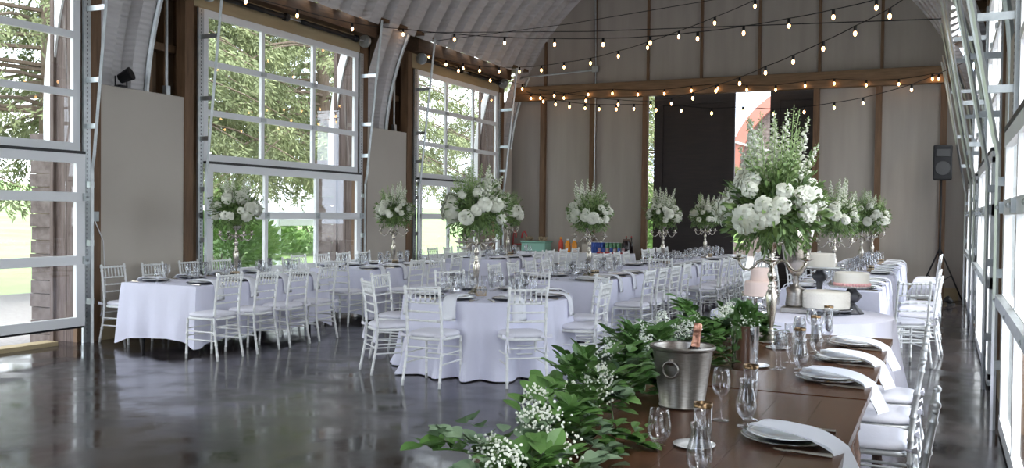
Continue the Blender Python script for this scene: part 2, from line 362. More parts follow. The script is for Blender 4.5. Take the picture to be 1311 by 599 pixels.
def garage(side, di, y0, y1):
    sn = 'right' if side else 'left'
    root = bpy.data.objects.new('window_%d' % (di+1+4*side), None); C.objects.link(root); root['kind'] = 'structure'
    ncol = 3; xa, xb = XL-.05, XL+.0
    f = MB(); w_ = .075
    cols = [y0+(y1-y0)*k/ncol for k in range(ncol+1)]
    for k, yy in enumerate(cols):
        wd = .10 if k in (0, ncol) else .07
        c0 = yy if k == 0 else yy-wd if k == ncol else yy-wd/2
        sidebox(f, side, xa, xb, c0, c0+wd, ZR_UP[0], ZR_UP[-1])
    for k, z in enumerate(ZR_UP):
        hh = .04 if 0 < k < 3 else .05
        sidebox(f, side, xa-.002, xb+.002, y0, y1, z-hh, z+hh)
    f.build('frame', M['frame'], root, kind='structure')
    q = MB(); sidebox(q, side, xa+.02, xb+.09, y0, y1, 2.262, 2.295); q.build('seal', M['darkmetal'], root, kind='structure')
    for r in range(3):
        for k in range(ncol):
            q = MB(); sidebox(q, side, XL-.03, XL-.024, cols[k]+.03, cols[k+1]-.03, ZR_UP[r]+.05, ZR_UP[r+1]-.05)
            q.build('pane', M['pane'], root, kind='structure')
    q = MB()
    for z in ZR_UP[1:3]:
        for yy in cols[1:-1]:
            sidebox(q, side, xb, xb+.03, yy-.05, yy+.05, z-.03, z+.03)
    q.build('hinge', M['galv'], root, kind='structure')
    # lower sectional door
    d = bpy.data.objects.new('door_%d' % (di+1+4*side), None); C.objects.link(d); d['kind'] = 'structure'
    op = .17 if (side == 0 and di == 1) else .0
    zr = [.10+op, .82+op*.9 if op else .72, 1.54 if not op else 1.75, 2.205]
    if op: zr = [.27, 1.0, 1.75, 2.205]
    if side: zr = [.08, 1.0, 1.70, 2.205]
    x0, x1 = XL+.03, XL+.08
    f = MB()
    for k, yy in enumerate(cols):
        wd = .12 if k in (0, ncol) else .07
        c0 = yy if k == 0 else yy-wd if k == ncol else yy-wd/2
        sidebox(f, side, x0, x1, c0, c0+wd, zr[0], zr[-1])
    for k, z in enumerate(zr):
        hh = .055; z0, z1 = (z-.055, z+.055)
        sidebox(f, side, x0-.002, x1+.004, y0, y1, z0, z1)
    f.build('frame', M['frame'], d, kind='structure')
    q = MB(); sidebox(q, side, x0+.01, x1-.01, y0, y1, zr[0]-.08, zr[0]-.055); q.build('bottom_seal', M['dark'], d, kind='structure')
    for r in range(3):
        for k in range(ncol):
            q = MB(); sidebox(q, side, XL+.05, XL+.056, cols[k]+.03, cols[k+1]-.03, zr[r]+.05, zr[r+1]-.05)
            q.build('pane', M['pane'], d, kind='structure')
    q = MB()
    for z in zr[1:-1]:
        for yy in cols:
            sidebox(q, side, x1, x1+.035, yy-.04, yy+.04, z-.045, z+.045)
            q.blob((sx(side, x1+.045), yy, z), .018, 6, 4)
    q.build('hinge', M['galv'], d, kind='structure')
    if side:
        q = MB(); sidebox(q, side, x1, x1+.05, y0+.05, y1-.05, .97, 1.05); q.build('strut', M['galv'], d, kind='structure')
    # tracks: vertical then leaning inward, with brackets and perforated jamb angle
    for e, yy in enumerate((y0-.07, y1+.07)):
        q = MB(); xt = XL+.12; xt2 = -8.93 if not side else -8.81
        q.tube([(sx(side, xt), yy, 0), (sx(side, xt), yy, 2.1), (sx(side, xt+.03), yy, 2.25), (sx(side, xt2), yy, 4.95 if not side else 4.7)], .024 if not side else .019, 4)
        if side:
            q.tube([(sx(side, xt+.02), yy+.16, 2.2), (sx(side, xt2+.02), yy+.16, 4.6)], .018, 6)
        q.build('track', M['steel' if side else 'galv'], d, kind='structure')
        q = MB()
        for z in (2.6, 3.15, 4.0):
            xe = xt+.03+(xt2-xt-.03)*(z-2.25)/2.7
            sidebox(q, side, XL-.02, xe, yy-.02, yy+.0, z-.03, z+.03)
        for z in (.5, 1.2, 1.9): sidebox(q, side, XL-.02, xt, yy-.02, yy+.03, z-.035, z+.035)
        q.build('track_bracket', M['galv'], d, kind='structure')
        q = MB(); sidebox(q, side, XL+.0, XL+.03, yy-.05, yy+.05, 0, 4.4)
        for k in range(86): sidebox(q, side, XL+.03, XL+.032, yy-.006, yy+.01, .1+k*.05, .125+k*.05, 1)
        q.build('jamb_angle', [M['galv'], M['iron']], d, kind='structure')
    # header with plywood, beam, spring shaft
    hd = MB(); sidebox(hd, side, XL-.1, XL-.02, y0-.2, y1+.2, 4.42, 4.74); ho = struct('trim_%d' % (di+1+4*side), hd, M['plywood'])
    hd = MB(); sidebox(hd, side, XL-.1, XL+.2, y0-.28, y1+.28, 4.70, 4.95); hd.build('header_beam', M['plank'], ho, kind='structure')
    sp = MB(); xs_ = sx(side, XL+.12); zz = 4.6; L = y1-y0
    sp.tube([(xs_, y0+.0, zz), (xs_, y1-.0, zz)], .012, 6); sp.build('spring_shaft', M['steel'], ho, kind='structure')
    for a, b in ((.02, .43), (.53, .93)):
        sp = MB(); sp.tube([(xs_, y0+L*(a+(b-a)*k/14), zz) for k in range(15)], [.042 if k % 2 else .036 for k in range(15)], 10)
        sp.tube([(xs_, y0+L*b-.02, zz), (xs_, y0+L*b+.05, zz)], .06, 10); sp.build('torsion_spring', M['dark'], ho, smooth=True, kind='structure')
    for yy in (y0-.02, y1+.02):
        sp = MB(); sp.tube([(xs_, yy-.03, zz), (xs_, yy+.03, zz)], .11, 16); sp.tube([(xs_, yy-.04, zz), (xs_, yy-.03, zz)], .07, 12)
        sp.build('cable_drum', M['galv'], ho, kind='structure')
for side in (0, 1):
    for di, (y0, y1) in enumerate(DOORS): garage(side, di, y0, y1)
# exterior dormer cheeks on the left, seen through the glass
for y0, y1 in DOORS:
    yy = y1+.02
    c = MB(); pr = [(-9.46, -.1), (-9.46, 4.3)]
    q = MB()
    for k in range(3): q.box((-9.50-.13*(k+1)+.006, yy, -.1), (-9.50-.13*k, yy+.04+.01*(k % 2), 4.2))
    so = struct('wall_left', q, M['siding'])
    q = MB()
    for k in range(16):
        z0 = -.1+k*.165; q.box((-10.28, yy+.005+.012*(k % 3), z0), (-9.89, yy+.1, z0+.155))
    q.build('shingle_wall', M['shingle'], so, kind='structure')
    q = MB(); vs = []
    for i in range(17):
        th = -.08+(.42+.08)*i/16
        for r in (5.30, 5.44):
            for dy in (-.03, .05): vs.append((CX-.06-r*math.cos(th), yy+dy, CZ+r*math.sin(th)))
    fs = []
    for i in range(16):
        a = i*4; b = a+4; fs += [(a, b, b+2, a+2), (a+1, a+3, b+3, b+1), (a, a+1, b+1, b), (a+2, b+2, b+3, a+3)]
    q.add(vs, fs); q.build('roof_edge', M['trim'], so, kind='structure')
    q = MB()
    for k in range(16):
        z0 = 2.5+k*.12; r = 5.3; zc = z0+.06; xo = CX-.06-math.sqrt(max(.01, r*r-(zc-CZ)**2)); q.box((xo, yy+.02, z0), (-9.48, yy+.06, z0+.118))
    q.build('gable_boards', M['siding'], so, kind='structure')
for side in (0, 1):
    for gi, (y0, y1) in enumerate(GAPS):
        q = MB(); sidebox(q, side, XL-.6, XL+.36, y0-.02, y1+.02, 4.97, 5.03); struct('trim_%d' % (40+gi+5*side), q, M['wood'])
struct('sill_left', MB().box((-9.95, 3.9, -.1), (-9.42, 7.9, -.02)).box((-9.6, 3.9, -.02), (-9.4, 7.6, .05)), M['plywood'])
# ------------------------------------------------------------------ back wall
bw = MB()
def arc_panel(mb, x0, x1, z0, y0=YB, y1=YB+.08, n=8):
    for k in range(n):
        a = x0+(x1-x0)*k/n; b = x0+(x1-x0)*(k+1)/n
        za = CZ+math.sqrt(max(.01, (RV+.1)**2-(a-CX)**2)); zb = CZ+math.sqrt(max(.01, (RV+.1)**2-(b-CX)**2))
        mb.add([(a,y0,z0),(b,y0,z0),(b,y1,z0),(a,y1,z0),(a,y0,za),(b,y0,zb),(b,y1,zb),(a,y1,za)], [(0,3,2,1),(4,5,6,7),(0,1,5,4),(1,2,6,5),(2,3,7,6),(3,0,4,7)])
OX0, OX1, OZ = -6.06, -2.45, 4.28
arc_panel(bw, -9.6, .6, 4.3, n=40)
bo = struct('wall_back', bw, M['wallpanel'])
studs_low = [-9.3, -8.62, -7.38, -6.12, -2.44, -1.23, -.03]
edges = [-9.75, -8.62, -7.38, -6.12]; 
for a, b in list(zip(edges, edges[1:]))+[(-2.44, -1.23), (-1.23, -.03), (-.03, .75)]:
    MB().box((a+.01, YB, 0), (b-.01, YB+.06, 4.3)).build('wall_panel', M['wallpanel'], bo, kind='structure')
for x in studs_low[1:]:
    MB().box((x-.06, YB-.12, 0), (x+.06, YB, 4.3)).build('post', M['wood'], bo, kind='structure')
for x in [-8.59, -7.35, -6.09, -4.88, -3.63, -2.4, -1.19]:
    zt = CZ+math.sqrt((RV)**2-(x-CX)**2)
    MB().box((x-.03, YB-.05, 4.5), (x+.03, YB, zt)).build('stud', M['wood'], bo, kind='structure')
MB().box((-9.4, YB-.17, 4.28), (.2, YB, 4.62)).build('beam', M['beam'], bo, kind='structure', bevel=.01)
struct('baseboard_back', MB().box((-9.3, YB-.02, 0), (-6.2, YB-.001, .24)).box((-2.38, YB-.02, 0), (.3, YB-.001, .24)), M['plywood'])
for i, (a, b) in enumerate([(-5.98, -4.17), (-3.42, -2.3)]):
    q = MB()
    nb = 22
    for k in range(nb): q.box((a, YB+.2, .05+k*.195), (b, YB+.235+.004*(k%2), .05+k*.195+.195))
    dob = struct('door_%d' % (9+i), q, M['barndoor'])
    q = MB()
    for x in (a, b-.2): q.box((x, YB+.16, .05), (x+.2, YB+.2, 4.33))
    for z in (.05, 2.1, 4.1): q.box((a, YB+.165, z), (b, YB+.2, z+.22))
    q.build('door_rail', M['barndoor'], dob, kind='structure')
fw_ = MB(); fw_.box((-9.6, -4.3, 0), (-6.7, -4.2, 4.5)); fw_.box((-2.3, -4.3, 0), (.6, -4.2, 4.5)); arc_panel(fw_, -9.6, .6, 4.5, -4.3, -4.2, 30)
struct('wall_front_unseen', fw_, M['wallpanel'])  # unseen end wall, added to cut the flat light from behind the camera
# conduit and boxes
q = MB(); q.tube([(-7.3, YB-.14, 1.4), (-7.3, YB-.14, 4.95)], .016, 6); q.tube([(-7.3, YB-.14, 4.95), (-7.35, YB-.1, 7.0)], .02, 6)
q.tube([(-7.3, YB-.14, 4.93), (-9.1, YB-.14, 4.85), (-9.25, YB-.2, 4.78)], .022, 6)
co = thing('conduit_pipe', 'grey conduit pipe on the back wall with a box above the beam', 'pipe', (0, 0, 0))
q.build('pipe', M['galv'], co); MB().cbox((-7.3, YB-.16, 4.95), (.14, .08, .14)).build('junction_box', M['galv'], co)
for (y, zt, lab) in ((9.33, 5.6, 'grey conduit pipe rising beside the curved plywood right of the nearest white panel'), (15.0, 4.7, 'grey conduit pipe rising above the white panel between the second and third big windows')):
    co = thing('conduit_pipe', lab, 'pipe')
    q = MB(); xx = XL-.1; q.tube([(xx, y, 3.1), (xx, y, 4.55), (xx+.06, y-.03, 4.7), (xx+.3, y-.25, 4.88)], .018, 6); q.build('pipe', M['galv'], co)
    MB().cbox((xx, y, 3.2), (.07, .07, .14)).build('fitting', M['galv'], co)
bx = thing('outlet_box', 'small grey electrical box on the brown post left of the nearest white panel', 'electrical box', (XL+.04, 8.06, 1.52))
MB().cbox((0, 0, 0), (.05, .08, .12)).build('box', M['galv'], bx, bevel=.005); MB().tube([(0, .0, -.06), (.0, .12, -.3), (.0, .14, -.6), (0, .16, -1.0)], .006, 5).build('cable', M['trim'], bx)
sl = thing('spotlight', 'small black spotlight sitting on the top edge of the nearest white panel', 'spotlight', (XL-.02, 8.5, 3.145))
q = MB(); q.tube([(-.02, 0, .1), (.12, .05, .17)], [.06, .085], 14); q.tube([(.12, .05, .17), (.125, .052, .172)], [.085, .07], 14); q.build('lamp_head', M['dark'], sl)
q = MB(); q.tube([(0, -.09, .13), (0, -.09, 0), (0, .09, 0), (0, .09, .13)], .01, 6); q.cbox((0, 0, .01), (.1, .12, .02)); q.build('yoke', M['dark'], sl)
# ------------------------------------------------------------------ outdoors
def needle_tree(h_, r0, zlow, seed, nb=70, per=90):
    random.seed(seed); root = thing('conifer_tree', '', 'tree')
    t = MB(); t.tube([(0.0, 0, -.3), (.05, .05, h_*.3), (-.05, .1, h_*.65), (0, 0, h_)], [.22, .18, .12, .03], 12); t.build('trunk', M['bark'], root, smooth=True)
    br = MB(); fo = MB()
    for b in range(nb):
        z = zlow+(h_-zlow)*(b/nb)**1.15; a = random.uniform(0, 2*PI); L = r0*(1-(z-zlow)/(h_-zlow))**.7*random.uniform(.75, 1.1)+.3
        dr = Vector((math.cos(a), math.sin(a), 0)); pts = []
        for k in range(6):
            s_ = k/5; pts.append(dr*(L*s_)+Vector((0, 0, z+.25*L*s_*.4-.35*L*s_*s_)))
        br.tube(pts, [.05, .04, .03, .022, .015, .006], 5)
        for k in range(per):
            s_ = random.uniform(.15, 1)**.7; i = min(4, int(s_*5)); p = pts[i].lerp(pts[i+1], s_*5-i)
            side = dr.cross(Vector((0, 0, 1)))*random.choice((-1, 1)); p = p+side*random.uniform(0, .45)*(1.1-s_)*1.3+Vector((0, 0, -random.uniform(0, .35)))
            td = (side*.5+dr*.5+Vector((0, 0, random.uniform(-1.3, -.1)))).normalized(); tl = random.uniform(.15, .5)
            for jn in range(7): fo.qleaf(p+td*(tl*jn/7), td+Vector((random.uniform(-.8, .8), random.uniform(-.8, .8), random.uniform(-.5, .5))), random.uniform(.09, .22), random.uniform(.02, .045))
    br.build('branches', M['bark'], root); fo.build('needles', M['needle'], root, kind='stuff')
    return root
def tree(kind, args, x, y, s, rz, label):
    o = place(kind, lambda: needle_tree(*args), (x, y, gz(x, y)-.1), rz, label, 'trees outside the left windows'); o.scale = (s, s, s); return o
ARG = {'a': (15, 5.0, 3.7, 11, 110, 130), 'b': (13, 4.4, 3.4, 23, 110, 130)}
tree('tree_a', ARG['a'], -16.3, 12.9, 1, 0, 'tall conifer with a bare lower trunk standing by the drive outside the nearest window')
tree('tree_b', ARG['b'], -19.5, 8.6, 1.1, 1, 'dense conifer filling the left side of the nearest window')
tree('tree_a', ARG['a'], -16, 21.7, 1.0, 2.2, 'big conifer filling the right half of the second window')
tree('tree_b', ARG['b'], -20.5, 27.6, 1.15, .5, 'farther conifer behind the middle of the second window')
tree('tree_a', ARG['a'], -14.5, 33.5, 1.0, 4, 'conifer seen through the left half of the third window')
tree('tree_b', ARG['b'], -13.2, 39.5, 1.2, 3, 'conifer seen through the right half of the third window')
tree('tree_b', ARG['b'], -19, 17.2, 1.15, 3.6, 'conifer filling the left part of the second window')
def make_bush():
    root = thing('shrub', '', 'shrub'); fo = MB(); st = MB()
    random.seed(8)
    for k in range(9): a = k*.7; st.tube([(0, 0, 0), (math.cos(a)*.5, math.sin(a)*.5, .8)], [.04, .01], 5)
    for k in range(3800):
        v = Vector((random.gauss(0, 1), random.gauss(0, 1), random.gauss(0, 1))).normalized(); r = random.uniform(.6, 1)+.12*math.sin(v.x*7)+.1*math.sin(v.y*9)
        p = Vector((v.x*1.3*r, v.y*1.3*r, .95+v.z*.9*r)); fo.qleaf(p, v+Vector((0, 0, .4)), .18, .1)
    st.build('stems', M['bark'], root); fo.build('leaves', M['bush'], root, kind='stuff'); return root
bl = [(-19, 17.5, 1.0, 'round shrub low in the left part of the second window'), (-21, 23, 1.5, 'large round shrub low in the middle of the second window'), (-23, 14, 1.2, 'round shrub beyond the drive outside the nearest window'),
      (-27, 12.5, 1.7, 'farther shrub on the meadow outside the nearest window'), (-30, 17, 2.0, 'large shrub beyond the drive, right of the trunk'), (-13.5, 29, 1.2, 'round shrub low in the left part of the third window'),
      (-12.5, 34, 1.4, 'round shrub low in the middle of the third window'), (-33, 44, 3.0, 'broad shrub behind the white tent'), (-34, 35, 2.6, 'broad shrub left behind the white tent'), (-40, 22, 2.4, 'distant broad shrub on the meadow outside the nearest window'), (-11.5, 42, 2.2, 'shrub at the right of the third window'), (-8.6, 33, 1.5, 'shrub seen through the slit left of the dark barn door')]
for k, (x, y, s, lab) in enumerate(bl):
    o = place('bush', make_bush, (x, y, gz(x, y)-.2), k*1.3, lab, 'shrubs outside'); o.scale = (s, s, s*.85)
tz = gz(-25, 31)
tn = thing('party_tent', 'white peaked tent standing on the lawn outside the second window', 'tent', (-26.5, 32.5, tz), math.radians(-5))
q = MB(); hs = 3.3; q.add([(-hs,-hs,2.2),(hs,-hs,2.2),(hs,hs,2.2),(-hs,hs,2.2),(-1,-1,3.3),(1,-1,3.3),(1,1,3.3),(-1,1,3.3),(0,0,4.3)], [(0,1,5,4),(1,2,6,5),(2,3,7,6),(3,0,4,7),(4,5,8),(5,6,8),(6,7,8),(7,4,8)]); q.build('canopy', M['tent'], tn)
q = MB()
for a, b in (((-hs,-hs),(hs,-hs)), ((hs,-hs),(hs,hs)), ((hs,hs),(-hs,hs)), ((-hs,hs),(-hs,-hs))):
    q.add([(*a,2.2),(*b,2.2),(*b,1.95),(*a,1.95)], [(0,1,2,3)])
q.build('valance', M['tent'], tn)
for x in (-hs, hs):
    for y in (-hs, hs): MB().tube([(x, y, -.2), (x, y, 2.2)], .09, 8).build('tent_pole', M['tent'], tn)
# far barn seen through the back opening
bn = thing('barn', 'weathered round-roofed barn with red arch trim seen through the open back door', 'barn', (-4.7, 41, -.12))
q = MB(); R_ = 3.8; zc = 3.6
for k in range(44):
    z0 = k*.17; z1 = z0+.165; zm = (z0+z1)/2; hw = R_ if zm < zc else math.sqrt(max(.05, R_*R_-(zm-zc)**2)); q.box((-hw, 0, z0), (hw, .1+.02*(k % 2), z1))
q.build('gable_wall', M['shingle'], bn)
q = MB(); vs = []; fs = []
for i in range(41):
    th = PI*i/40
    for r in (R_-.38, R_+.12):
        for dy in (-.25, 9): vs.append((-r*math.cos(th), dy, zc+r*math.sin(th)))
for i in range(40):
    a = i*4; b = a+4; fs += [(a, b, b+2, a+2), (a+1, a+3, b+3, b+1), (a, a+1, b+1, b), (a+2, b+2, b+3, a+3)]
q.add(vs, fs); q.build('arched_roof', M['redtrim'], bn)
MB().tube([(-3.6, -.3, 4.95), (-2.0, -.3, 4.5)], .05, 6).build('door_rail', M['trim'], bn)
MB().box((-1.8, -.12, 0), (1.8, 0, 3.8)).build('barn_door', M['siding'], bn)
# ------------------------------------------------------------------ chiavari chair
def make_chair(silver=False):
    cm = M['silverchair'] if silver else M['chair']
    root = thing('chiavari_chair', '', 'chair')
    def ringed(pts, r, nrings, mb, rr=.004):
        P = [Vector(p) for p in pts]; seg = [(P[i+1]-P[i]).length for i in range(len(P)-1)]; T = sum(seg)
        def at_(t):
            d = t*T
            for i, s_ in enumerate(seg):
                if d <= s_ or i == len(seg)-1: return P[i].lerp(P[i+1], min(1, d/s_))
                d -= s_
        out = []; rs = []
        ts = sorted([0, 1]+[sum(seg[:i])/T for i in range(1, len(seg))])
        allt = [(t, r) for t in ts]
        for k in range(nrings):
            t = (k+.5)/nrings
            for dt, x in ((-.012, r), (-.004, r+rr), (.004, r+rr), (.012, r)): allt.append((t+dt, x))
        allt.sort()
        mb.tube([at_(t) for t, _ in allt], [x for _, x in allt], 8)
    for s in (-1, 1):
        q = MB(); ringed([(s*.195, -.255, 0), (s*.185, -.20, .30), (s*.182, -.19, .46), (s*.18, -.205, .66), (s*.178, -.245, .92)], .0135, 8, q)
        q.blob((s*.178, -.246, .925), .017, 8, 5); q.build('back_post', cm, root, smooth=True)
        q = MB(); ringed([(s*.19, .20, 0), (s*.185, .185, .44)], .0135, 4, q); q.build('leg', cm, root, smooth=True)
    def yb(z): return -.19-(z-.46)*.055 if z < .66 else -.205-(z-.66)*.154
    q = MB()
    ringed([(-.195, yb(.90), .905), (.195, yb(.90), .905)], .012, 8, q)
    for z in (.78, .695, .61): ringed([(-.18, yb(z), z), (.18, yb(z), z)], .009, 4, q, .003)
    q.build('back_rail', cm, root, smooth=True)
    for k in range(6):
        x = -.128+k*.0512; q = MB(); ringed([(x, yb(.78), .78), (x, yb(.90), .90)], .0075, 2, q, .003); q.build('spindle', cm, root, smooth=True)
    q = MB()
    for s in (-1, 1):
        for z in (.30, .21): q.tube([(s*.187, -.205-(.3-z)*.12, z), (s*.187, .192, z)], .008, 6)
    for z in (.33, .25): q.tube([(-.187, .19, z), (.187, .19, z)], .008, 6)
    for z in (.36, .27): q.tube([(-.187, -.205, z), (.187, -.205, z)], .008, 6)
    q.build('stretcher', cm, root)
    def pad(prof, sq):
        mb = MB(); n = 28; vs = []
        for sc, z in prof:
            for k in range(n):
                t = 2*PI*k/n; c, s_ = math.cos(t), math.sin(t)
                e = 2/sq; x = math.copysign(abs(c)**e, c)*.205*sc; y = math.copysign(abs(s_)**e, s_)*.20*sc
                x *= 1+.06*(y/.2)
                vs.append((x, y, z))
        m_ = len(prof); fs = [(i*n+k, i*n+(k+1) % n, (i+1)*n+(k+1) % n, (i+1)*n+k) for i in range(m_-1) for k in range(n)]
        fs += [tuple(range((m_-1)*n, m_*n)), tuple(reversed(range(n)))]
        return mb.add(vs, fs)
    pad([(.9, .425), (1, .43), (1, .45), (.9, .455)], 5).build('seat', cm, root, smooth=True)
    cu = pad([(.9, .456), (.99, .462), (1.01, .475), (.99, .488), (.9, .50), (.6, .508), (.2, .511)], 4).build('cushion', M['cushion'], root, smooth=True)
    for s in (-1, 1):
        q = MB(); x = s*.185; y = -.195
        for a in (-1, 1): q.add([(x, y, .47), (x+a*.05, y-.03, .50), (x+a*.06, y-.035, .465), (x, y-.01, .455)], [(0, 1, 2, 3)])
        for a in (-1, 1): q.add([(x, y-.01, .465), (x+a*.02+.01, y-.03, .32), (x+a*.02-.012, y-.035, .33), (x-.012, y-.012, .46)], [(0, 1, 2, 3)])
        q.tube([(x, y+.02, .468), (x-.02, y, .468), (x, y-.02, .468), (x+.02, y, .468)], .007, 5)
        q.build('tie', M['cushion'], cu)
    return root
NCH = [0]
def chair(x, y, rz, label, silver=False, group='white ballroom chairs'):
    NCH[0] += 1
    return place('silver' if silver else 'chair', lambda: make_chair(silver), (x, y, 0), rz, label, group)
# ------------------------------------------------------------------ tables and cloths
ORD = ['first', 'second', 'third', 'fourth', 'fifth', 'sixth', 'seventh', 'eighth', 'ninth', 'tenth']
def make_folding(Lx, Ly, z=.74, round_=False):
    root = thing('folding_table', '', 'table')
    q = MB()
    if round_: q.lathe([(0, z-.03), (Lx, z-.03), (Lx, z), (0, z)], 32)
    else: q.box((-Lx/2, -Ly/2, z-.03), (Lx/2, Ly/2, z))
    q.build('tabletop', M['trim'], root)
    a, b = (Lx*.5, Lx*.5) if round_ else (Lx/2-.12, Ly/2-.2)
    for sx_ in (-1, 1):
        for sy_ in (-1, 1): MB().tube([(sx_*a, sy_*b, 0), (sx_*a, sy_*b, z-.03)], .016, 6).build('leg', M['dark'], root)
    return root
def cloth_rect(Lx, Ly, seed, z=.752, hem=.10):
    rnd = random.Random(seed); n = 200; rc = .03; per = []; P2 = 2*(Lx+Ly)
    for k in range(n):
        s = P2*k/n
        if s < Lx: x, y, nx, ny, cd = -Lx/2+s, -Ly/2, 0, -1, min(s, Lx-s)
        elif s < Lx+Ly: t = s-Lx; x, y, nx, ny, cd = Lx/2, -Ly/2+t, 1, 0, min(t, Ly-t)
        elif s < 2*Lx+Ly: t = s-Lx-Ly; x, y, nx, ny, cd = Lx/2-t, Ly/2, 0, 1, min(t, Lx-t)
        else: t = s-2*Lx-Ly; x, y, nx, ny, cd = -Lx/2, Ly/2-t, -1, 0, min(t, Ly-t)
        per.append((x, y, nx, ny, cd, s))
    ph = [rnd.uniform(0, 6) for _ in range(6)]
    rows = []
    for lv in range(9):
        t = lv/8; row = []
        for (x, y, nx, ny, cd, s) in per:
            cor = math.exp(-(cd/.10)**2); dx, dy = nx, ny
            if cor > .02:
                ax = math.copysign(1, x); ay = math.copysign(1, y); w_ = cor*.5
                dx = nx*(1-w_)+ax*w_; dy = ny*(1-w_)+ay*w_
            fold = .5*math.sin(s*9+ph[0]+1.5*math.sin(s*2.1+ph[1]))+.4*math.sin(s*19+ph[2]+math.sin(s*3))+.3*math.sin(s*4+ph[3])
            o = .008+.035*t+.042*t*fold*(1-cor)+.03*t*cor
            zz = z-(z-hem)*t+(.02*(1-cor)*t if hem > .03 else 0)+.012*t*math.sin(s*5+ph[4])-cor*t*min(.06, hem*.8)
            if lv == 0: o = 0; zz = z
            row.append((x+dx*o, y+dy*o, max(zz, .006)))
        rows.append(row)
    mb = MB(); vs = [v for r in rows for v in r]; fs = [(i*n+k, i*n+(k+1) % n, (i+1)*n+(k+1) % n, (i+1)*n+k) for i in range(8) for k in range(n)]
    fs = [tuple(reversed(f)) for f in fs]
    mb.add(vs, fs); mb.add([(-Lx/2, -Ly/2, z), (Lx/2, -Ly/2, z), (Lx/2, Ly/2, z), (-Lx/2, Ly/2, z)], [(0, 1, 2, 3)])
    return mb
def cloth_round(R0, seed, z=.752):
    rnd = random.Random(seed); n = 220; ph = [rnd.uniform(0, 6) for _ in range(6)]; vs = []
    lv = [(0, 0)]+[(i/10, 1) for i in range(11)]
    for i in range(12):
        t = max(0, (i-1)/10)
        for k in range(n):
            a = 2*PI*k/n; fold = .6*math.sin(a*14+ph[0]+1.5*math.sin(a*3+ph[1]))+.25*math.sin(a*25+ph[2])+.25*math.sin(a*7+ph[3])
            r = R0*.985 if i == 0 else R0+.01+(.035*t+.085*t**.8*fold)*(1+.5*t*t)
            zz = z if i < 1 else z-.004-(z-.016)*t
            if t > .93: r += .03*max(0, fold)
            vs.append((r*math.cos(a), r*math.sin(a), max(zz, .008)))
    mb = MB(); mb.add(vs, [tuple(reversed((i*n+k, i*n+(k+1) % n, (i+1)*n+(k+1) % n, (i+1)*n+k))) for i in range(11) for k in range(n)]+[tuple(range(n))])
    return mb
# ------------------------------------------------------------------ table ware
def wine(): 
    o = MB().lathe([(0, .001), (.034, .001), (.034, .003), (.012, .008), (.004, .014), (.0035, .09), (.008, .098), (.024, .108), (.036, .13), (.039, .155), (.035, .185), (.030, .212), (.029, .212), (.034, .185), (.0375, .155), (.0345, .131), (.022, .11), (0, .103)], 16).build('wine_glass', M['glass'], smooth=True); return tag(o, '', 'glass')
def flute(gold=False):
    o = MB().lathe([(0, .001), (.033, .001), (.033, .003), (.008, .01), (.005, .02), (.007, .035), (.016, .05), (.024, .08), (.029, .13), (.031, .225), (.0295, .225), (.0275, .13), (.022, .082), (.013, .055), (0, .045)], 16).build('champagne_flute', M['glass'], smooth=True)
    if gold: MB().lathe([(.0312, .212), (.0318, .226), (.0292, .226), (.0292, .212)], 16).build('gold_rim', M['gold'], o, smooth=True)
    return tag(o, '', 'glass')
def goblet():
    o = MB().lathe([(0, .001), (.036, .001), (.036, .004), (.012, .01), (.009, .02), (.012, .03), (.026, .042), (.038, .062), (.042, .085), (.038, .115), (.028, .15), (.026, .17), (.030, .19), (.0285, .19), (.0245, .17), (.0265, .15), (.0365, .115), (.040, .085), (.036, .064), (.024, .047), (0, .038)], 16).build('water_goblet', M['glass'], smooth=True); return tag(o, '', 'glass')
def charger(m='charger'):
    o = MB().lathe([(0, .001), (.10, .001), (.155, .012), (.165, .018), (.165, .021), (.15, .016), (.10, .006), (0, .006)], 28).build('charger_plate', M[m], smooth=True); return tag(o, '', 'plate')
def plate():
    o = MB().lathe([(0, .0), (.07, .0), (.095, .006), (.135, .016), (.146, .019), (.145, .0225), (.13, .019), (.09, .010), (.07, .0055), (0, .005)], 28).build('dinner_plate', M['china'], smooth=True); return tag(o, '', 'plate')
def ribbon(pts, w0, w1, th=.006, skew=0):
    mb = MB(); vs = []
    n = len(pts)
    for i, (y, z) in enumerate(pts):
        t = i/(n-1); w_ = w0+(w1-w0)*t; xo = skew*t
        for x in (-w_/2, -w_/6, w_/6, w_/2):
            zz = z+.004*math.sin(x*70+i)
            vs.append((x+xo, y, zz+th)); 
        for x in (w_/2, w_/6, -w_/6, -w_/2): vs.append((x+xo, y-.002*0, z))
    m_ = 8; fs = [(i*m_+k, i*m_+(k+1) % m_, (i+1)*m_+(k+1) % m_, (i+1)*m_+k) for i in range(n-1) for k in range(m_)]
    fs += [tuple(range(m_)), tuple(reversed(range((n-1)*m_, n*m_)))]
    return mb.add(vs, fs)
def napkin():
    pts = [(.32, .026), (.24, .034), (.14, .034), (.06, .030), (.025, .024), (.005, .016), (-.018, -.002), (-.035, -.03), (-.045, -.09), (-.052, -.15), (-.056, -.20)]
    o = ribbon(pts, .12, .15, .009, .02).build('napkin', M['whitecloth'], smooth=True); return tag(o, '', 'napkin')
def napkin_wide():
    pts = [(.34, .026), (.33, .034), (.25, .036), (.15, .032), (.08, .022), (.035, .010), (.008, .001), (-.006, -.004), (-.018, -.022), (-.04, -.058), (-.062, -.094), (-.085, -.13)]
    o = ribbon(pts, .13, .12, .008, -.04).build('napkin', M['whitecloth'], smooth='auto'); return tag(o, '', 'napkin')
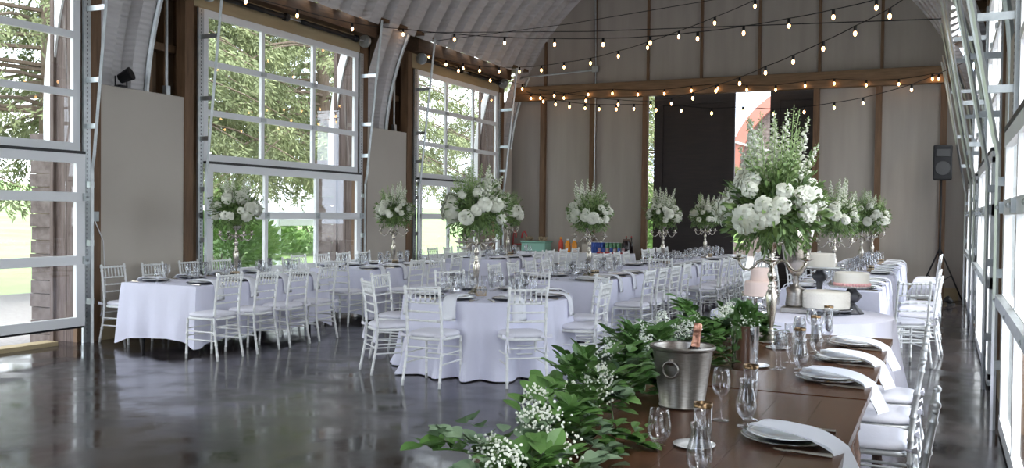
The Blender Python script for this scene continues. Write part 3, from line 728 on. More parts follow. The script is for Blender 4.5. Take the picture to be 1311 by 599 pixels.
def fork():
    mb = MB(); mb.tube([(0, -.10, .006), (0, -.02, .008), (0, .04, .010)], [.011, .007, .006], 8); mb.box((-.012, .038, .008), (.012, .06, .012))
    for k in range(4): mb.tube([(-.008+k*.0053, .06, .0085), (-.008+k*.0053, .10, .013)], .0014, 5)
    return tag(mb.build('fork', M['silver'], smooth=False), '', 'cutlery')
def knife():
    mb = MB(); mb.tube([(0, -.10, .007), (0, 0, .006)], [.009, .006], 8); mb.add([(-.008, 0, .003), (.006, 0, .003), (.008, .08, .003), (.0, .115, .003), (-.008, 0, .005), (.006, 0, .005), (.008, .08, .005), (0, .115, .005)], [(0, 1, 2, 3), (7, 6, 5, 4), (0, 4, 5, 1), (1, 5, 6, 2), (2, 6, 7, 3), (3, 7, 4, 0)])
    return tag(mb.build('knife', M['silver']), '', 'cutlery')
MAKE = dict(wine=wine, flute=flute, goldflute=lambda: flute(True), goblet=goblet, charger=charger, cleardish=lambda: charger('clearplate'), plate=plate, napkin=napkin, napkin_wide=napkin_wide, fork=fork, knife=knife)
WORD = dict(wine='clear stemmed wine glass', flute='tall clear champagne flute', goldflute='tall gold-rimmed champagne flute', goblet='short curved water goblet', charger='dark charger plate under white plate', cleardish='clear glass charger under white plate',
            plate='white dinner plate', napkin='white napkin draped over the edge', napkin_wide='white napkin draped over the edge', fork='silver fork beside the plate', knife='silver knife beside the plate')
GRP = dict(wine='wine glasses', flute='champagne flutes', goldflute='gold-rimmed flutes', goblet='water goblets', charger='charger plates', cleardish='clear chargers', plate='dinner plates', napkin='napkins', napkin_wide='napkins on the wooden table', fork='forks', knife='knives')
def put(kind, ex, ey, z, rz, lx, ly, lz, phrase, r2=0):
    c, s = math.cos(rz), math.sin(rz)
    return place(kind, MAKE[kind], (ex+c*lx-s*ly, ey+s*lx+c*ly, z+lz), rz+r2, WORD[kind]+', '+phrase, GRP[kind])
def setting(ex, ey, z, rz, phrase, rnd, wood=False, cutlery=True):
    """ex,ey on the table edge, rz turns local +Y to the table's middle"""
    j = lambda a: rnd.uniform(-a, a)
    put('cleardish' if wood else 'charger', ex, ey, z, rz, j(.01), .215, .001, phrase)
    put('plate', ex, ey, z, rz, j(.01), .215, .009 if not wood else .01, phrase)
    put('napkin_wide' if wood else 'napkin', ex, ey, z, rz, (-.07 if wood else 0)+j(.012), .01, .012, phrase, (-.42 if wood else 0)+j(.06))
    gp_ = ((.20, .50), (.28, .41), (.14, .385)) if wood else ((.03, .46), (.12, .50), (.15, .42))
    put('wine', ex, ey, z, rz, gp_[0][0]+j(.015), gp_[0][1]+j(.015), 0, phrase, j(3))
    put('goldflute' if wood else 'flute', ex, ey, z, rz, gp_[1][0]+j(.015), gp_[1][1]+j(.015), 0, phrase, j(3))
    put('goblet', ex, ey, z, rz, gp_[2][0]+j(.015), gp_[2][1]+j(.015), 0, phrase, j(3))
    if cutlery:
        put('fork', ex, ey, z, rz, -.205, .13, 0, phrase, -.05+j(.05)); put('knife', ex, ey, z, rz, .20, .16, 0, phrase, j(.05))
# ------------------------------------------------------------------ flowers
def bloom(mb, c, r, seed, mi=0, petals=46, ws=1):
    rnd = random.Random(seed); c = Vector(c)
    mb.blob(c, r*.66, 14, 9, mi)
    for k in range(petals):
        t = (k+.5)/petals; ph = math.acos(1-2*t*.92); a = k*2.399
        v = Vector((math.sin(ph)*math.cos(a), math.sin(ph)*math.sin(a), math.cos(ph)))
        t1 = v.cross(Vector((.3, .2, 1))).normalized(); t2 = v.cross(t1); w_ = r*rnd.uniform(.22, .34)*ws
        b = c+v*r*rnd.uniform(.68, .88); tip = v*r*.2
        mb.add([tuple(b-t1*w_-t2*w_*.7), tuple(b+t1*w_-t2*w_*.7), tuple(b+t1*w_*.9+t2*w_*.8+tip), tuple(b-t1*w_*.9+t2*w_*.8+tip), tuple(b+tip*1.1+t2*w_*1.1)], [(0, 1, 2, 3), (3, 2, 4)], mi)
def make_candelabra():
    root = thing('candelabra', '', 'candelabra')
    MB().lathe([(0, 0), (.085, 0), (.088, .012), (.075, .022), (.055, .032), (.05, .045), (.028, .058), (.018, .07), (.024, .082), (.016, .092), (.014, .10)], 20).build('base', M['silver'], root, smooth=True)
    MB().lathe([(.014, .098), (.022, .14), (.034, .25), (.040, .31), (.028, .345), (.018, .36), (.028, .372), (.018, .385), (.015, .41), (.027, .43), (.030, .455), (.018, .475), (.015, .50), (.026, .52), (.03, .535), (.016, .55), (.014, .60), (.05, .635), (.075, .66), (.078, .668), (.03, .66), (0, .655)], 18).build('stem', M['silver'], root, smooth=True)
    for k in range(4):
        a = PI/4+k*PI/2; dx, dy = math.cos(a), math.sin(a)
        pr = [(.015, .52), (.06, .545), (.095, .53), (.115, .50), (.145, .478), (.18, .482), (.205, .51), (.215, .545)]
        q = MB(); q.tube([(dx*r, dy*r, z) for r, z in pr], [.009, .010, .009, .008, .008, .008, .008, .009], 8)
        arm = q.build('arm', M['silver'], root, smooth=True)
        q = MB(); q.lathe([(0, .54), (.012, .54), (.045, .555), (.047, .56), (.014, .562), (.018, .58), (.022, .60), (.0, .60)], 14, c=(dx*.215, dy*.215, 0)); q.build('candle_cup', M['silver'], arm, smooth=True)
    return root
def make_arrangement(seed, big=False):
    rnd = random.Random(seed); random.seed(seed); root = thing('flower_arrangement', '', 'flower arrangement')
    fo = MB(); Rr = .27
    fo.blob((0, 0, .16), (.15, .15, .15), 10, 6)
    nl = 1500 if big else 800
    for k in range(nl):
        v = Vector((rnd.gauss(0, 1), rnd.gauss(0, 1), rnd.gauss(.05, .8))).normalized(); r = rnd.uniform(.35, 1.12)
        p = Vector((v.x*Rr*r, v.y*Rr*r, .20+v.z*.22*r)); d = v+Vector((0, 0, rnd.uniform(-.5, .6)))
        fo.leaf(p, d, rnd.uniform(.04, .085), rnd.uniform(.012, .026))
    for k in range(12 if big else 22):       # hanging sprays under the ball
        a = rnd.uniform(0, 2*PI); r0 = rnd.uniform(.06, .26); L = rnd.uniform(.05, .13)
        for j in range(9):
            t = j/8; p = (math.cos(a)*(r0+.04*t), math.sin(a)*(r0+.04*t), .08-L*t); fo.leaf(p, (math.cos(a+j*2)*.8, math.sin(a+j*2)*.8, -.9), rnd.uniform(.03, .06), .014)
    for k in range(16):       # wispy shoots
        a = rnd.uniform(0, 2*PI); el = rnd.uniform(.1, 1.1); d = Vector((math.cos(a)*math.cos(el), math.sin(a)*math.cos(el), math.sin(el))); L = rnd.uniform(.3, .42)
        fo.tube([Vector((0, 0, .2)), Vector((0, 0, .2))+d*L], .002, 4)
        for j in range(12):
            p = Vector((0, 0, .2))+d*L*(.5+.5*j/11); fo.leaf(p, d+Vector((rnd.uniform(-1, 1), rnd.uniform(-1, 1), rnd.uniform(-1, 1))), .045, .013)
    fo.build('foliage', M['leafdark'], root, kind='stuff')
    nb = 40 if big else 28
    for k in range(nb):
        a = k*2.4+rnd.uniform(-.3, .3); el = rnd.uniform(-.35, .95) if k % 3 else rnd.uniform(-.3, .3)
        v = Vector((math.cos(a)*math.cos(el), math.sin(a)*math.cos(el), math.sin(el))); rr = rnd.choice((.055, .045, .07, .088 if k % 3 == 0 else .05))
        p = Vector((v.x*.27, v.y*.27, .20+v.z*.23)); q = MB(); bloom(q, (0, 0, 0), rr, seed*100+k, 0, 150 if rr > .055 else 44, .58 if rr > .055 else 1)
        ax = Vector((0, 0, 1)).rotation_difference(v).to_matrix().to_4x4(); q.v = [tuple(p+(ax @ Vector(x))) for x in q.v]
        q.build('hydrangea' if rr > .055 else 'rose', M['petal'], root)
    ns = 20 if big else 16
    for k in range(ns):
        a = k*2.4+rnd.uniform(-.2, .2); tilt = rnd.uniform(.05, .5); H = rnd.uniform(.46, .60) if tilt < .3 else rnd.uniform(.36, .48); H *= (1.05 if big else .85)
        d = Vector((math.cos(a)*math.sin(tilt), math.sin(a)*math.sin(tilt), math.cos(tilt))); o_ = Vector((math.cos(a)*.08, math.sin(a)*.08, .2)); q = MB()
        q.tube([o_, o_+d*H*.5, o_+d*H*1.03], [.004, .004, .002], 5, 1)
        white = k % 5 in (0, 2, 3)
        for j in range(60):
            t = .32+.68*j/59; aa = j*2.4; t1 = d.cross(Vector((1, .2, 0))).normalized(); t2 = d.cross(t1); s_ = .036*(1.15-t)
            p = o_+d*H*t+(t1*math.cos(aa)+t2*math.sin(aa))*s_
            q.leaf(p, (t1*math.cos(aa)+t2*math.sin(aa))+d*.5, .034*(1.35-t), .024*(1.35-t), 0 if (white and t < .88) else 1)
            if white and j % 2 == 0: q.blob(p, .016*(1.3-t)+.002, 6, 4, 0)
        for j in range(10): q.leaf(o_+d*H*(.1+.04*j), d+Vector((rnd.uniform(-1, 1), rnd.uniform(-1, 1), 0)), .07, .016, 1)
        q.build('flower_spike', [M['petal'], M['green']], root)
    return root
FL = 'ivory and green flowers raised on the candelabra '
CA = 'silver branched candelabra '
def centerpiece(x, y, z, k, where, big=False, s=1.0):
    a = place('cand', make_candelabra, (x, y, z), .4+k*.7, CA+where, 'silver candelabras under the flowers')
    kk = 'arr_big' if big else 'arr%d' % (k % 2)
    f = place(kk, lambda: make_arrangement(5+(k % 2)*7+(40 if big else 0), big), (x, y, z+.655), k*1.1, FL+where, 'tall flower arrangements'); f.scale = (s, s, s)
def make_favor():
    root = thing('favor_box', '', 'favor box'); MB().box((-.05, -.03, 0), (.05, .03, .10)).build('box', M['kraft'], root, bevel=.003)
    q = MB(); q.box((-.051, -.031, .06), (.051, .031, .072)); q.build('ribbon', M['dark'], root)
    q = MB()
    for s in (-1, 1): q.tube([(0, -.033, .066), (s*.022, -.037, .08), (s*.026, -.037, .062), (0, -.033, .066)], .004, 5)
    q.build('bow', M['dark'], root); return root
def make_votive():
    root = thing('votive_holder', '', 'candle holder'); MB().lathe([(0, 0), (.03, 0), (.036, .01), (.04, .075), (.037, .075), (.033, .012), (0, .01)], 16).build('cup', M['mirror'], root, smooth=True)
    MB().lathe([(0, .01), (.028, .01), (.028, .045), (0, .045)], 12).build('candle', M['cake'], root, smooth=True); return root
def rect_table(key, cx, cy, Lx, Ly, name, left=4, right=4, near=(), far=(), cut=True, hem=.10, seed=1, roff=.38, loff=.22, near_off=.4, jit=.02, rys=None):
    rnd = random.Random(seed)
    place('fold%.2f_%.2f' % (Lx, Ly), lambda: make_folding(Lx-.02, Ly-.02), (cx, cy, 0), 0, 'folding table under the white cloth, '+name, 'folding tables under cloths')
    c = cloth_rect(Lx, Ly, seed, hem=hem).build('tablecloth', M['cloth'], smooth='auto'); c.location = (cx, cy, 0); tag(c, 'white linen tablecloth falling in folds, '+name, 'tablecloth', 'rectangular white tablecloths')
    for sd, cnt, off in ((-1, left, loff), (1, right, roff)):
        sname = ('window side' if sd < 0 else 'aisle side') if cx < -6 else ('left side' if sd < 0 else 'right side')
        for k in range(cnt):
            y = cy-Ly/2+Ly*(k+.5)/cnt; ph = '%s seat from front, %s, %s' % (ORD[k], sname, name)
            rz = -PI/2 if sd < 0 else PI/2
            setting(cx+sd*Lx/2, y, .754, rz, ph, rnd, cutlery=cut)
            yy = y if not (rys and sd > 0) else rys[k]
            chair(cx+sd*(Lx/2+off)+rnd.uniform(-.02, .02), yy+rnd.uniform(-jit, jit), rz+rnd.uniform(-.06, .06), 'white ballroom chair, '+ph)
    for i, (dx, a) in enumerate(near): chair(cx+dx, cy-Ly/2-near_off, a, 'white chair back to camera, %s at near end, %s' % (ORD[i], name))
rect_table('A', -8.17, 9.15, 1.15, 2.44, 'left foreground table', seed=3, rys=(7.82, 8.4, 8.97, 9.56), hem=.11)
rect_table('F', -8.15, 12.65, 1.10, 2.44, 'second window-side table', seed=4, near=((.38, .1), (-.35, -.2)))
rect_table('G', -7.95, 16.6, 1.15, 2.44, 'farthest window-side table', seed=5, cut=False)
rect_table('C', -4.5, 12.2, 1.10, 2.44, 'long middle table', seed=6, hem=.03)
rect_table('D', -4.4, 16.0, 1.15, 2.2, 'second middle table', seed=7, cut=False, near=((.3, .25),))
rect_table('E', -4.4, 18.75, 1.15, 2.0, 'rearmost middle table', seed=8, cut=False)
rect_table('H1', -1.2, 12.65, 1.10, 2.44, 'first table behind cakes', seed=9, right=3, hem=.03)
rect_table('H2', -1.2, 16.0, 1.10, 2.3, 'second table behind cakes', seed=10, cut=False)
rect_table('H3', -1.2, 18.5, 1.10, 2.0, 'rear right table', seed=11, right=3, cut=False)
chair(-.38, 11.05, .5, 'white chair turned aside at the near right corner of the first table behind the cakes')
chair(-3.45, 14.45, 1.0, 'white chair turned askew in the aisle between the two middle-row tables')
# round guest table
BX, BY = -4.35, 8.77
t = place('foldround', lambda: make_folding(.85, .85, round_=True), (BX, BY, 0), .3, 'round folding table hidden under the cloth, centre foreground')
c = cloth_round(.88, 21).build('tablecloth', M['cloth'], smooth='auto'); c.location = (BX, BY, 0); tag(c, 'round white tablecloth pooling on the floor, centre foreground', 'tablecloth')
rnd = random.Random(5)
bl8 = [(-90, 1.14, 'front left'), (-46, 1.06, 'front right'), (5, 1.04, 'right'), (47, 1.1, 'back right'), (92, 1.1, 'back'), (136, 1.1, 'back left'), (180, 1.1, 'left'), (227, 1.06, 'left front')]
for a, r, wn in bl8:
    A = math.radians(a); chair(BX+r*math.cos(A), BY+r*math.sin(A), A+PI/2+rnd.uniform(-.1, .1), 'white chair with tied cushion, %s seat, round foreground table' % wn, group='chairs round the foreground table')
    setting(BX+.87*math.cos(A), BY+.87*math.sin(A), .754, A+PI/2, '%s place, round foreground table' % wn, rnd)
CP = [(-8.15, 9.2, 'on the left foreground table'), (-8.1, 12.85, 'on the second table by the windows'), (-4.5, 8.78, 'on the round foreground table'), (-4.5, 12.25, 'on the long middle table'),
      (-7.95, 16.9, 'on the farthest table by the windows'), (-4.55, 16.2, 'on the table before the dark barn door'), (-4.4, 18.8, 'on the table nearest the dark barn door'),
      (-1.25, 12.4, 'on the first table behind the cakes'), (-1.2, 16, 'on the second table behind the cakes'), (-1.2, 18.6, 'on the rear right table')]
for k, (x, y, wn) in enumerate(CP):
    centerpiece(x, y, .754, k, wn, s=1.12 if k == 2 else 1)
    place('favor', make_favor, (x+.16, y-.2, .754), .2+k*.3, 'small kraft favour box with a black bow '+wn, 'kraft favour boxes')
    place('votive', make_votive, (x-.16, y-.14, .754), k, 'small mirrored votive holder '+wn, 'votive holders')
# ------------------------------------------------------------------ bar table at the back
place('foldbar', lambda: make_folding(2.6, .64), (-7.55, 19.6, 0), 0, 'folding table under the drinks by the back wall')
c = cloth_rect(2.62, .66, 31, hem=.08).build('tablecloth', M['whitecloth'], smooth='auto'); c.location = (-7.55, 19.6, 0); tag(c, 'white cloth on the drinks table by the back wall', 'tablecloth')
def bar_y(): return 19.6
ZB = .754
for k, (x, lab) in enumerate(((-7.72, 'left of the two orange juice bottles on the drinks table'), (-7.56, 'right of the two orange juice bottles on the drinks table'))):
    r = thing('juice_bottle', lab, 'bottle', (x, 19.6, ZB), 0, 'orange juice bottles'); MB().lathe([(0, 0), (.06, 0), (.065, .02), (.06, .10), (.065, .19), (.03, .25), (.025, .27), (0, .27)], 16).build('body', M['orange'], r, smooth=True); MB().lathe([(0, .265), (.028, .265), (.028, .30), (0, .30)], 12).build('cap', M['whitecloth'], r, smooth=True)
r = thing('ketchup_bottle', 'dark red bottle left of the orange juice on the drinks table', 'bottle', (-7.92, 19.68, ZB)); MB().lathe([(0, 0), (.05, 0), (.055, .15), (.05, .22), (.02, .29), (0, .29)], 14).build('body', M['redplastic'], r, smooth=True); MB().lathe([(0, .285), (.03, .285), (.02, .34), (0, .34)], 12).build('cap', M['orange'], r, smooth=True)
def pack(x, y, m, lab, w_=.34, h_=.24):
    r = thing('can_pack', lab, 'drinks pack', (x, y, ZB)); q = MB()
    for i in range(4):
        for j in range(2): q.lathe([(0, 0), (.036, 0), (.038, .01), (.038, h_/2-.015), (.03, h_/2-.005), (.0, h_/2-.005)], 12, c=(-w_/2+w_*(i+.5)/4, -.05+j*.09, 0)); q.lathe([(0, 0), (.036, 0), (.038, .01), (.038, h_/2-.015), (.03, h_/2-.005), (.0, h_/2-.005)], 12, c=(-w_/2+w_*(i+.5)/4, -.05+j*.09, h_/2))
    q.build('cans', M[m], r, smooth=True); MB().box((-w_/2, -.1, h_-.004), (w_/2, .09, h_)).build('shrink_wrap', M['whitecloth'], r)
pack(-7.02, 19.68, 'blue', 'stack of blue soda cans under white wrap on the drinks table', .28)
pack(-6.66, 19.68, 'greencan', 'stack of green soda cans under white wrap on the drinks table', .36)
r = thing('can_tray', 'low tray of mixed red and blue cans at the front of the drinks table', 'drinks tray', (-6.62, 19.42, ZB)); q = MB()
for i in range(7): q.lathe([(0, 0), (.036, 0), (.036, .11), (0, .11)], 10, c=(-.27+i*.09, 0, .01), mi=i % 2)
q.build('cans', [M['cans'], M['blue']], r); MB().box((-.32, -.05, 0), (.32, .05, .03)).build('tray', M['redpaint'], r)
for k, (x, lab) in enumerate(((-6.42, 'left dark glass bottle behind the green cans'), (-6.36+.06, 'right dark glass bottle behind the green cans'))):
    r = thing('liquor_bottle', lab, 'bottle', (x, 19.86, ZB), 0, 'dark bottles on the drinks table'); MB().lathe([(0, 0), (.04, 0), (.042, .2), (.015, .27), (.014, .36), (0, .36)], 14).build('body', M['bottle'], r, smooth=True); MB().lathe([(0, .355), (.016, .355), (.016, .385), (0, .385)], 10).build('cap', M['redpaint'], r, smooth=True)
r = thing('glass_jug', 'wide dark jug with a brown lid at the right end of the drinks table', 'jug', (-6.36+.0, 19.62, ZB+.0)); r.location.x = -6.34; MB().lathe([(0, 0), (.09, 0), (.10, .05), (.10, .22), (.07, .27), (.07, .29), (0, .29)], 18).build('body', M['bottle'], r, smooth=True); MB().lathe([(0, .288), (.075, .288), (.075, .32), (0, .32)], 14).build('lid', M['cone'], r, smooth=True)
r = thing('paper_box', 'plain white box between the juice and the blue cans', 'box', (-7.3, 19.7, ZB)); MB().box((-.09, -.08, 0), (.09, .08, .2)).build('carton', M['panel'], r, bevel=.004); MB().box((-.092, -.082, .19), (.092, .082, .215)).build('lid', M['wallpanel'], r)
r = thing('plastic_tub', 'pale green translucent tub at the left end of the drinks table', 'tub', (-8.52, 19.66, ZB)); q = MB(); q.box((-.3, -.2, 0), (.3, .2, .2)); q.build('bin', M['tub'], r, bevel=.02); MB().box((-.32, -.22, .2), (.32, .22, .235)).build('lid', M['tub'], r, bevel=.01)
for k, (dx, lab) in enumerate(((-.18, 'left brown bread basket piece on the green tub'), (.14, 'right brown bread basket piece on the green tub'))):
    r = thing('wicker_bunch', 'small brown dried bunch, %s of the two on the green tub' % ('left', 'right')[k], 'dried bunch', (-8.52+dx, 19.66, ZB+.235)); q = MB(); random.seed(k)
    for j in range(60): q.leaf((random.uniform(-.08, .08), random.uniform(-.06, .06), random.uniform(0, .06)), (random.uniform(-1, 1), random.uniform(-1, 1), random.uniform(.2, 1)), .07, .03)
    q.build('dried_leaves', M['kraft'], r)
# red hand truck leaning by the far left corner
r = thing('hand_truck', 'red hand truck with looped handles leaning by the far left corner', 'hand truck', (-9.0, 19.75, 0), .1)
for s in (-1, 1): MB().tube([(s*.17, 0, .12), (s*.17, .05, .95), (s*.16, .05, 1.12), (s*.12, .04, 1.2), (s*.08, 0, 1.16), (s*.07, -.04, 1.05)], .018, 8).build('rail', M['redpaint'], r, smooth=True)
q = MB()
for z in (.3, .6, .9): q.tube([(-.17, .03, z), (.17, .03, z)], .013, 6)
q.build('crossbar', M['redpaint'], r)
MB().box((-.2, -.25, .01), (.2, 0, .025)).build('toe_plate', M['redpaint'], r)
for s in (-1, 1): MB().tube([(s*.22, .08, .12), (s*.27, .08, .12)], .12, 16).build('wheel', M['dark'], r)
# ------------------------------------------------------------------ speaker and stand
SX_, SY_ = -.05, 19.45
st = thing('speaker_stand', 'black tripod stand holding the loudspeaker in the far right corner', 'speaker stand', (SX_, SY_, 0))
MB().tube([(0, 0, .35), (0, 0, 2.35)], [.025, .018], 10).build('pole', M['dark'], st); MB().tube([(0, 0, .30), (0, 0, .42)], .04, 10).build('collar', M['dark'], st)
for k in range(3):
    a = PI/2+k*2*PI/3+PI; MB().tube([(0, 0, 1.05), (math.cos(a)*.48, math.sin(a)*.40, .015)], .016, 6).build('leg', M['dark'], st)
    MB().tube([(0, 0, .38), (math.cos(a)*.24, math.sin(a)*.2, .53)], .01, 6).build('brace', M['dark'], st)
sp = thing('loudspeaker', 'black loudspeaker on the tripod stand in the far right corner', 'loudspeaker', (SX_, SY_, 2.34), .12)
q = MB(); q.add([(-.17,-.17,0),(.17,-.17,0),(.12,.16,0),(-.12,.16,0),(-.17,-.17,.66),(.17,-.17,.66),(.12,.16,.66),(-.12,.16,.66)], [(0,3,2,1),(4,5,6,7),(0,1,5,4),(1,2,6,5),(2,3,7,6),(3,0,4,7)]); q.build('cabinet', M['dark'], sp, bevel=.025)
q = MB(); q.tube([(0, -.175, .22), (0, -.181, .22)], [.135, .13], 24); q.tube([(0, -.182, .22), (0, -.183, .22)], [.05, .05], 16); q.build('woofer', M['darkmetal'], sp)
MB().box((-.12, -.182, .44), (.12, -.172, .58)).build('horn', M['darkmetal'], sp, bevel=.01)
r = thing('floor_spotlight', 'small black floor lamp by the foot of the speaker stand', 'spotlight', (.16, 19.1, 0)); MB().tube([(0, 0, .05), (-.08, -.05, .12)], [.05, .07], 12).build('lamp_head', M['dark'], r); MB().box((-.07, -.05, 0), (.07, .05, .03)).build('foot', M['darkmetal'], r)
# ------------------------------------------------------------------ string lights
import numpy as np
def ray(px, py): return fw+rt2*((px-655.5)/FPX)+up2*((299.5-py)/FPX)
CO = Vector((0, 0, 1.613))
def onY(px, py, y): v = ray(px, py); return CO+v*(y/v.y)
def onX(px, py, x): v = ray(px, py); return CO+v*(x/v.x)
def strand(label, pts, ends):
    root = thing('string_lights', label, 'string lights', (0, 0, 0), 0, 'festoon string lights')
    path = [Vector(ends[0])]+[p+Vector((0, 0, .10)) for p in pts]+[Vector(ends[1])]
    dense = []
    for a, b in zip(path, path[1:]):
        L = (b-a).length
        for k in range(4): t = k/4; dense.append(a.lerp(b, t)-Vector((0, 0, .06*L*.5*t*(1-t)*4*.3)))
    dense.append(path[-1]); MB().tube(dense, .007, 5).build('cable', M['dark'], root)
    for p in pts:
        q = MB(); q.blob((p.x, p.y, p.z), (.021, .021, .034), 10, 7); b = q.build('bulb', M['bulb'], root, smooth=True)
        q = MB(); q.tube([(p.x, p.y, p.z+.03), (p.x, p.y, p.z+.10)], .021, 8); q.build('socket', M['dark'], b)
S1 = [(679.7, 126), (691.7, 125.6), (721.8, 125.6), (753, 121), (784, 119.7), (816.5, 121), (850.5, 120), (885, 116), (919, 113), (956, 115), (993, 115), (1030.7, 110), (1068, 107), (1109, 109), (1150.7, 107.7), (1193.7, 101), (1201.7, 101)]
p1 = [onY(x, y, 20.05) for x, y in S1]; strand('string of warm bulbs running along the timber beam of the back wall', p1, (p1[0]+Vector((-.3, 0, .1)), p1[-1]+Vector((.2, 0, .1))))
S2 = [(695.6, 130), (711.3, 133.7), (729, 136.7), (749, 138.7), (767, 139.7), (789, 140), (811.6, 139.3), (840, 141), (872, 141.8), (911, 145), (951, 143), (990, 146), (1029.5, 143.4), (1068, 138), (1105, 131.8), (1167, 115)]
p2 = [onY(x, y, 18.6) for x, y in S2]; strand('lowest sagging string of bulbs crossing just below the beam', p2, (p2[0]+Vector((-.6, .3, .3)), p2[-1]+Vector((.9, .2, .5))))
S3 = [(709.6, 122.6), (750, 129), (791.4, 134), (833, 136), (859.7, 132.6), (887, 125.8), (916.5, 116.5), (947, 107), (980, 93.3), (1015.5, 79.3), (1054, 62.5), (1094.8, 43), (1139, 21)]
p3 = [onY(x, y, 18.9-k*.55) for k, (x, y) in enumerate(S3)]; strand('string of bulbs that dips under the beam then rises to the upper right', p3, (p3[0]+Vector((-.5, .3, .2)), p3[-1]+Vector((.9, -.8, .5))))
S4 = [(549, 72), (571, 82.5), (593, 87.3), (614, 90.5), (639, 91.9), (665, 91.8), (693, 90), (722, 86), (756, 81), (791.6, 72), (829, 61), (869, 47), (915, 29.6), (966.6, 8)]
p4 = [onY(x, y, 16.0+min(k, 5)*.5-max(0, k-5)*.45) for k, (x, y) in enumerate(S4)]; strand('string of bulbs leaving the third window header and climbing to the top centre', p4, (p4[0]+Vector((-.25, -.5, .15)), p4[-1]+Vector((.6, -.5, .5))))
S5 = [(314.5, 2), (380.6, 20), (451, 37), (516, 44), (581.7, 50.5), (646, 55), (710, 57), (772, 57), (832.5, 55), (893, 49.7), (952, 42.5), (1010, 33), (1067, 22), (1122, 9.6)]
p5 = [onX(x, y, -8.98) if k < 4 else onY(x, y, 14.6-(k-4)*.25) for k, (x, y) in enumerate(S5)]; strand('upper string of bulbs following the second window header then crossing the hall', p5, (p5[0]+Vector((0, -.8, .1)), p5[-1]+Vector((.8, -.2, .4))))
S6 = [(587, 90.6), (627.7, 103), (668.6, 113.6)]
p6 = [onX(587, 90.6, -9.0), onX(627.7, 103, -9.0), onY(668.6, 113.6, 20.0)]; strand('short string of three bulbs on the third window header', p6, (p6[0]+Vector((.02, -.5, .1)), p6[-1]+Vector((.05, .03, .1))))
for a, b, lab in (((520, 42), (1295, 52), 'thin dark support wire crossing the hall from the left headers to the right tracks'), ((560, 52), (960, -8), 'thin dark support wire rising from the left to the top centre')):
    A_, B_ = onY(*a, 15.5), onY(*b, 12.5 if b[0] > 1000 else 13.5)
    if b[0] > 1000: B_ = onY(1205, 24, 10.5)
    q = MB(); q.tube([A_, A_.lerp(B_, .5)-Vector((0, 0, .05)), B_], .006, 5); tag(q.build('support_wire', M['dark']), lab, 'wire')
# ------------------------------------------------------------------ cake table
JX, JY, ZT = -1.14, 8.57, .754
place('foldround2', lambda: make_folding(.74, .74, round_=True), (JX, JY, 0), .3, 'round folding table hidden under the cloth beneath the cakes')
c = cloth_round(.77, 22).build('tablecloth', M['cloth'], smooth='auto'); c.location = (JX, JY, 0); tag(c, 'round white tablecloth under the cakes', 'tablecloth')
def cake_stand(name, x, y, h_, r, m, lab, foot=.6, sub=None):
    t = thing(name, lab, 'cake stand', (x, y, ZT)); MB().lathe([(0, h_-.012), (r*.95, h_-.012), (r, h_-.02), (r+.006, h_-.004), (r, h_), (0, h_)], 32).build('plate', M[m], t, smooth=True)
    MB().lathe([(0, 0), (r*foot, 0), (r*foot*.97, .012), (r*foot*.5, .03), (.022, h_*.4), (.03, h_*.55), (.02, h_*.75), (.05, h_-.012), (0, h_-.012)], 20).build('foot', M[sub or m], t, smooth=True); return t
def cake(name, x, y, z, tiers, lab, band=None):
    t = thing(name, lab, 'cake', (x, y, z)); zz = 0
    for r, hh, m in tiers:
        q = MB(); q.lathe([(0, zz), (r, zz), (r+.002, zz+.01), (r, zz+hh-.012), (r-.01, zz+hh), (0, zz+hh)], 40); q.build('tier', M[m], t, smooth='auto'); zz += hh
    if band:
        q = MB(); r = tiers[0][0]
        for k in range(36): a = 2*PI*k/36; q.blob((math.cos(a)*r, math.sin(a)*r, .018), .016, 6, 4)
        q.build('piped_border', M[band], t, smooth=True)
    return t
def on(px, py, z): v = ray(px, py); return CO+v*((z-1.613)/v.z)
cake_stand('cake_stand', -1.49, 8.55, .145, .165, 'mirror', 'wide silver cake stand under the blush two-tier cake', .8)
cake('tiered_cake', -1.49, 8.55, ZT+.145, [(.14, .13, 'pinkcake'), (.088, .12, 'pinkcake')], 'blush two-tier cake on the silver stand left of the tall urn')
cake_stand('glass_cake_stand', -.93, 8.62, .06, .225, 'clearplate', 'low glass stand under the white dotted cake', .5)
t = cake('dotted_cake', -.93, 8.62, ZT+.06, [(.20, .145, 'cake')], 'white cake with raised dots at the front middle of the cake table')
q = MB()
for row in range(7):
    for k in range(44): a = 2*PI*(k+.5*(row % 2))/44; q.blob((math.cos(a)*.201, math.sin(a)*.201, .018+row*.018), .0045, 5, 3)
q.build('piped_dots', M['cake'], t, kind='stuff')
def iron_urn(x, y, s, lab, dz=0):
    t = thing('iron_urn', lab, 'pedestal', (x, y, ZT)); q = MB(); q.lathe([(0, 0), (.085, 0), (.082, .012), (.05, .045), (.028, .075), (.022, .08+dz*.5), (.03, .09+dz)], 24, sq=.07); q.build('base', M['iron'], t, smooth=True)
    q = MB(); q.lathe([(a, b+dz) for a, b in ((.03, .085), (.05, .10), (.068, .125), (.07, .145), (.045, .165), (.032, .185), (.03, .20), (.0, .20))], 24, sq=.04); q.build('bowl', M['iron'], t, smooth=True); t.scale = (s, s, s); return t
iron_urn(-.73, 8.78, 1.18, 'dark iron pedestal urn at the right under the pink-edged cake')
p = thing('glass_cake_plate', 'clear glass plate on the right iron urn', 'cake plate', (-.73, 8.78, ZT+.236)); MB().lathe([(0, 0), (.19, .0), (.2, .012), (.19, .012), (0, .008)], 32).build('plate', M['clearplate'], p, smooth=True)
cake('pink_edged_cake', -.73, 8.78, ZT+.246, [(.148, .125, 'cake')], 'white cake with a pink piped edge on the right iron urn', 'pink')
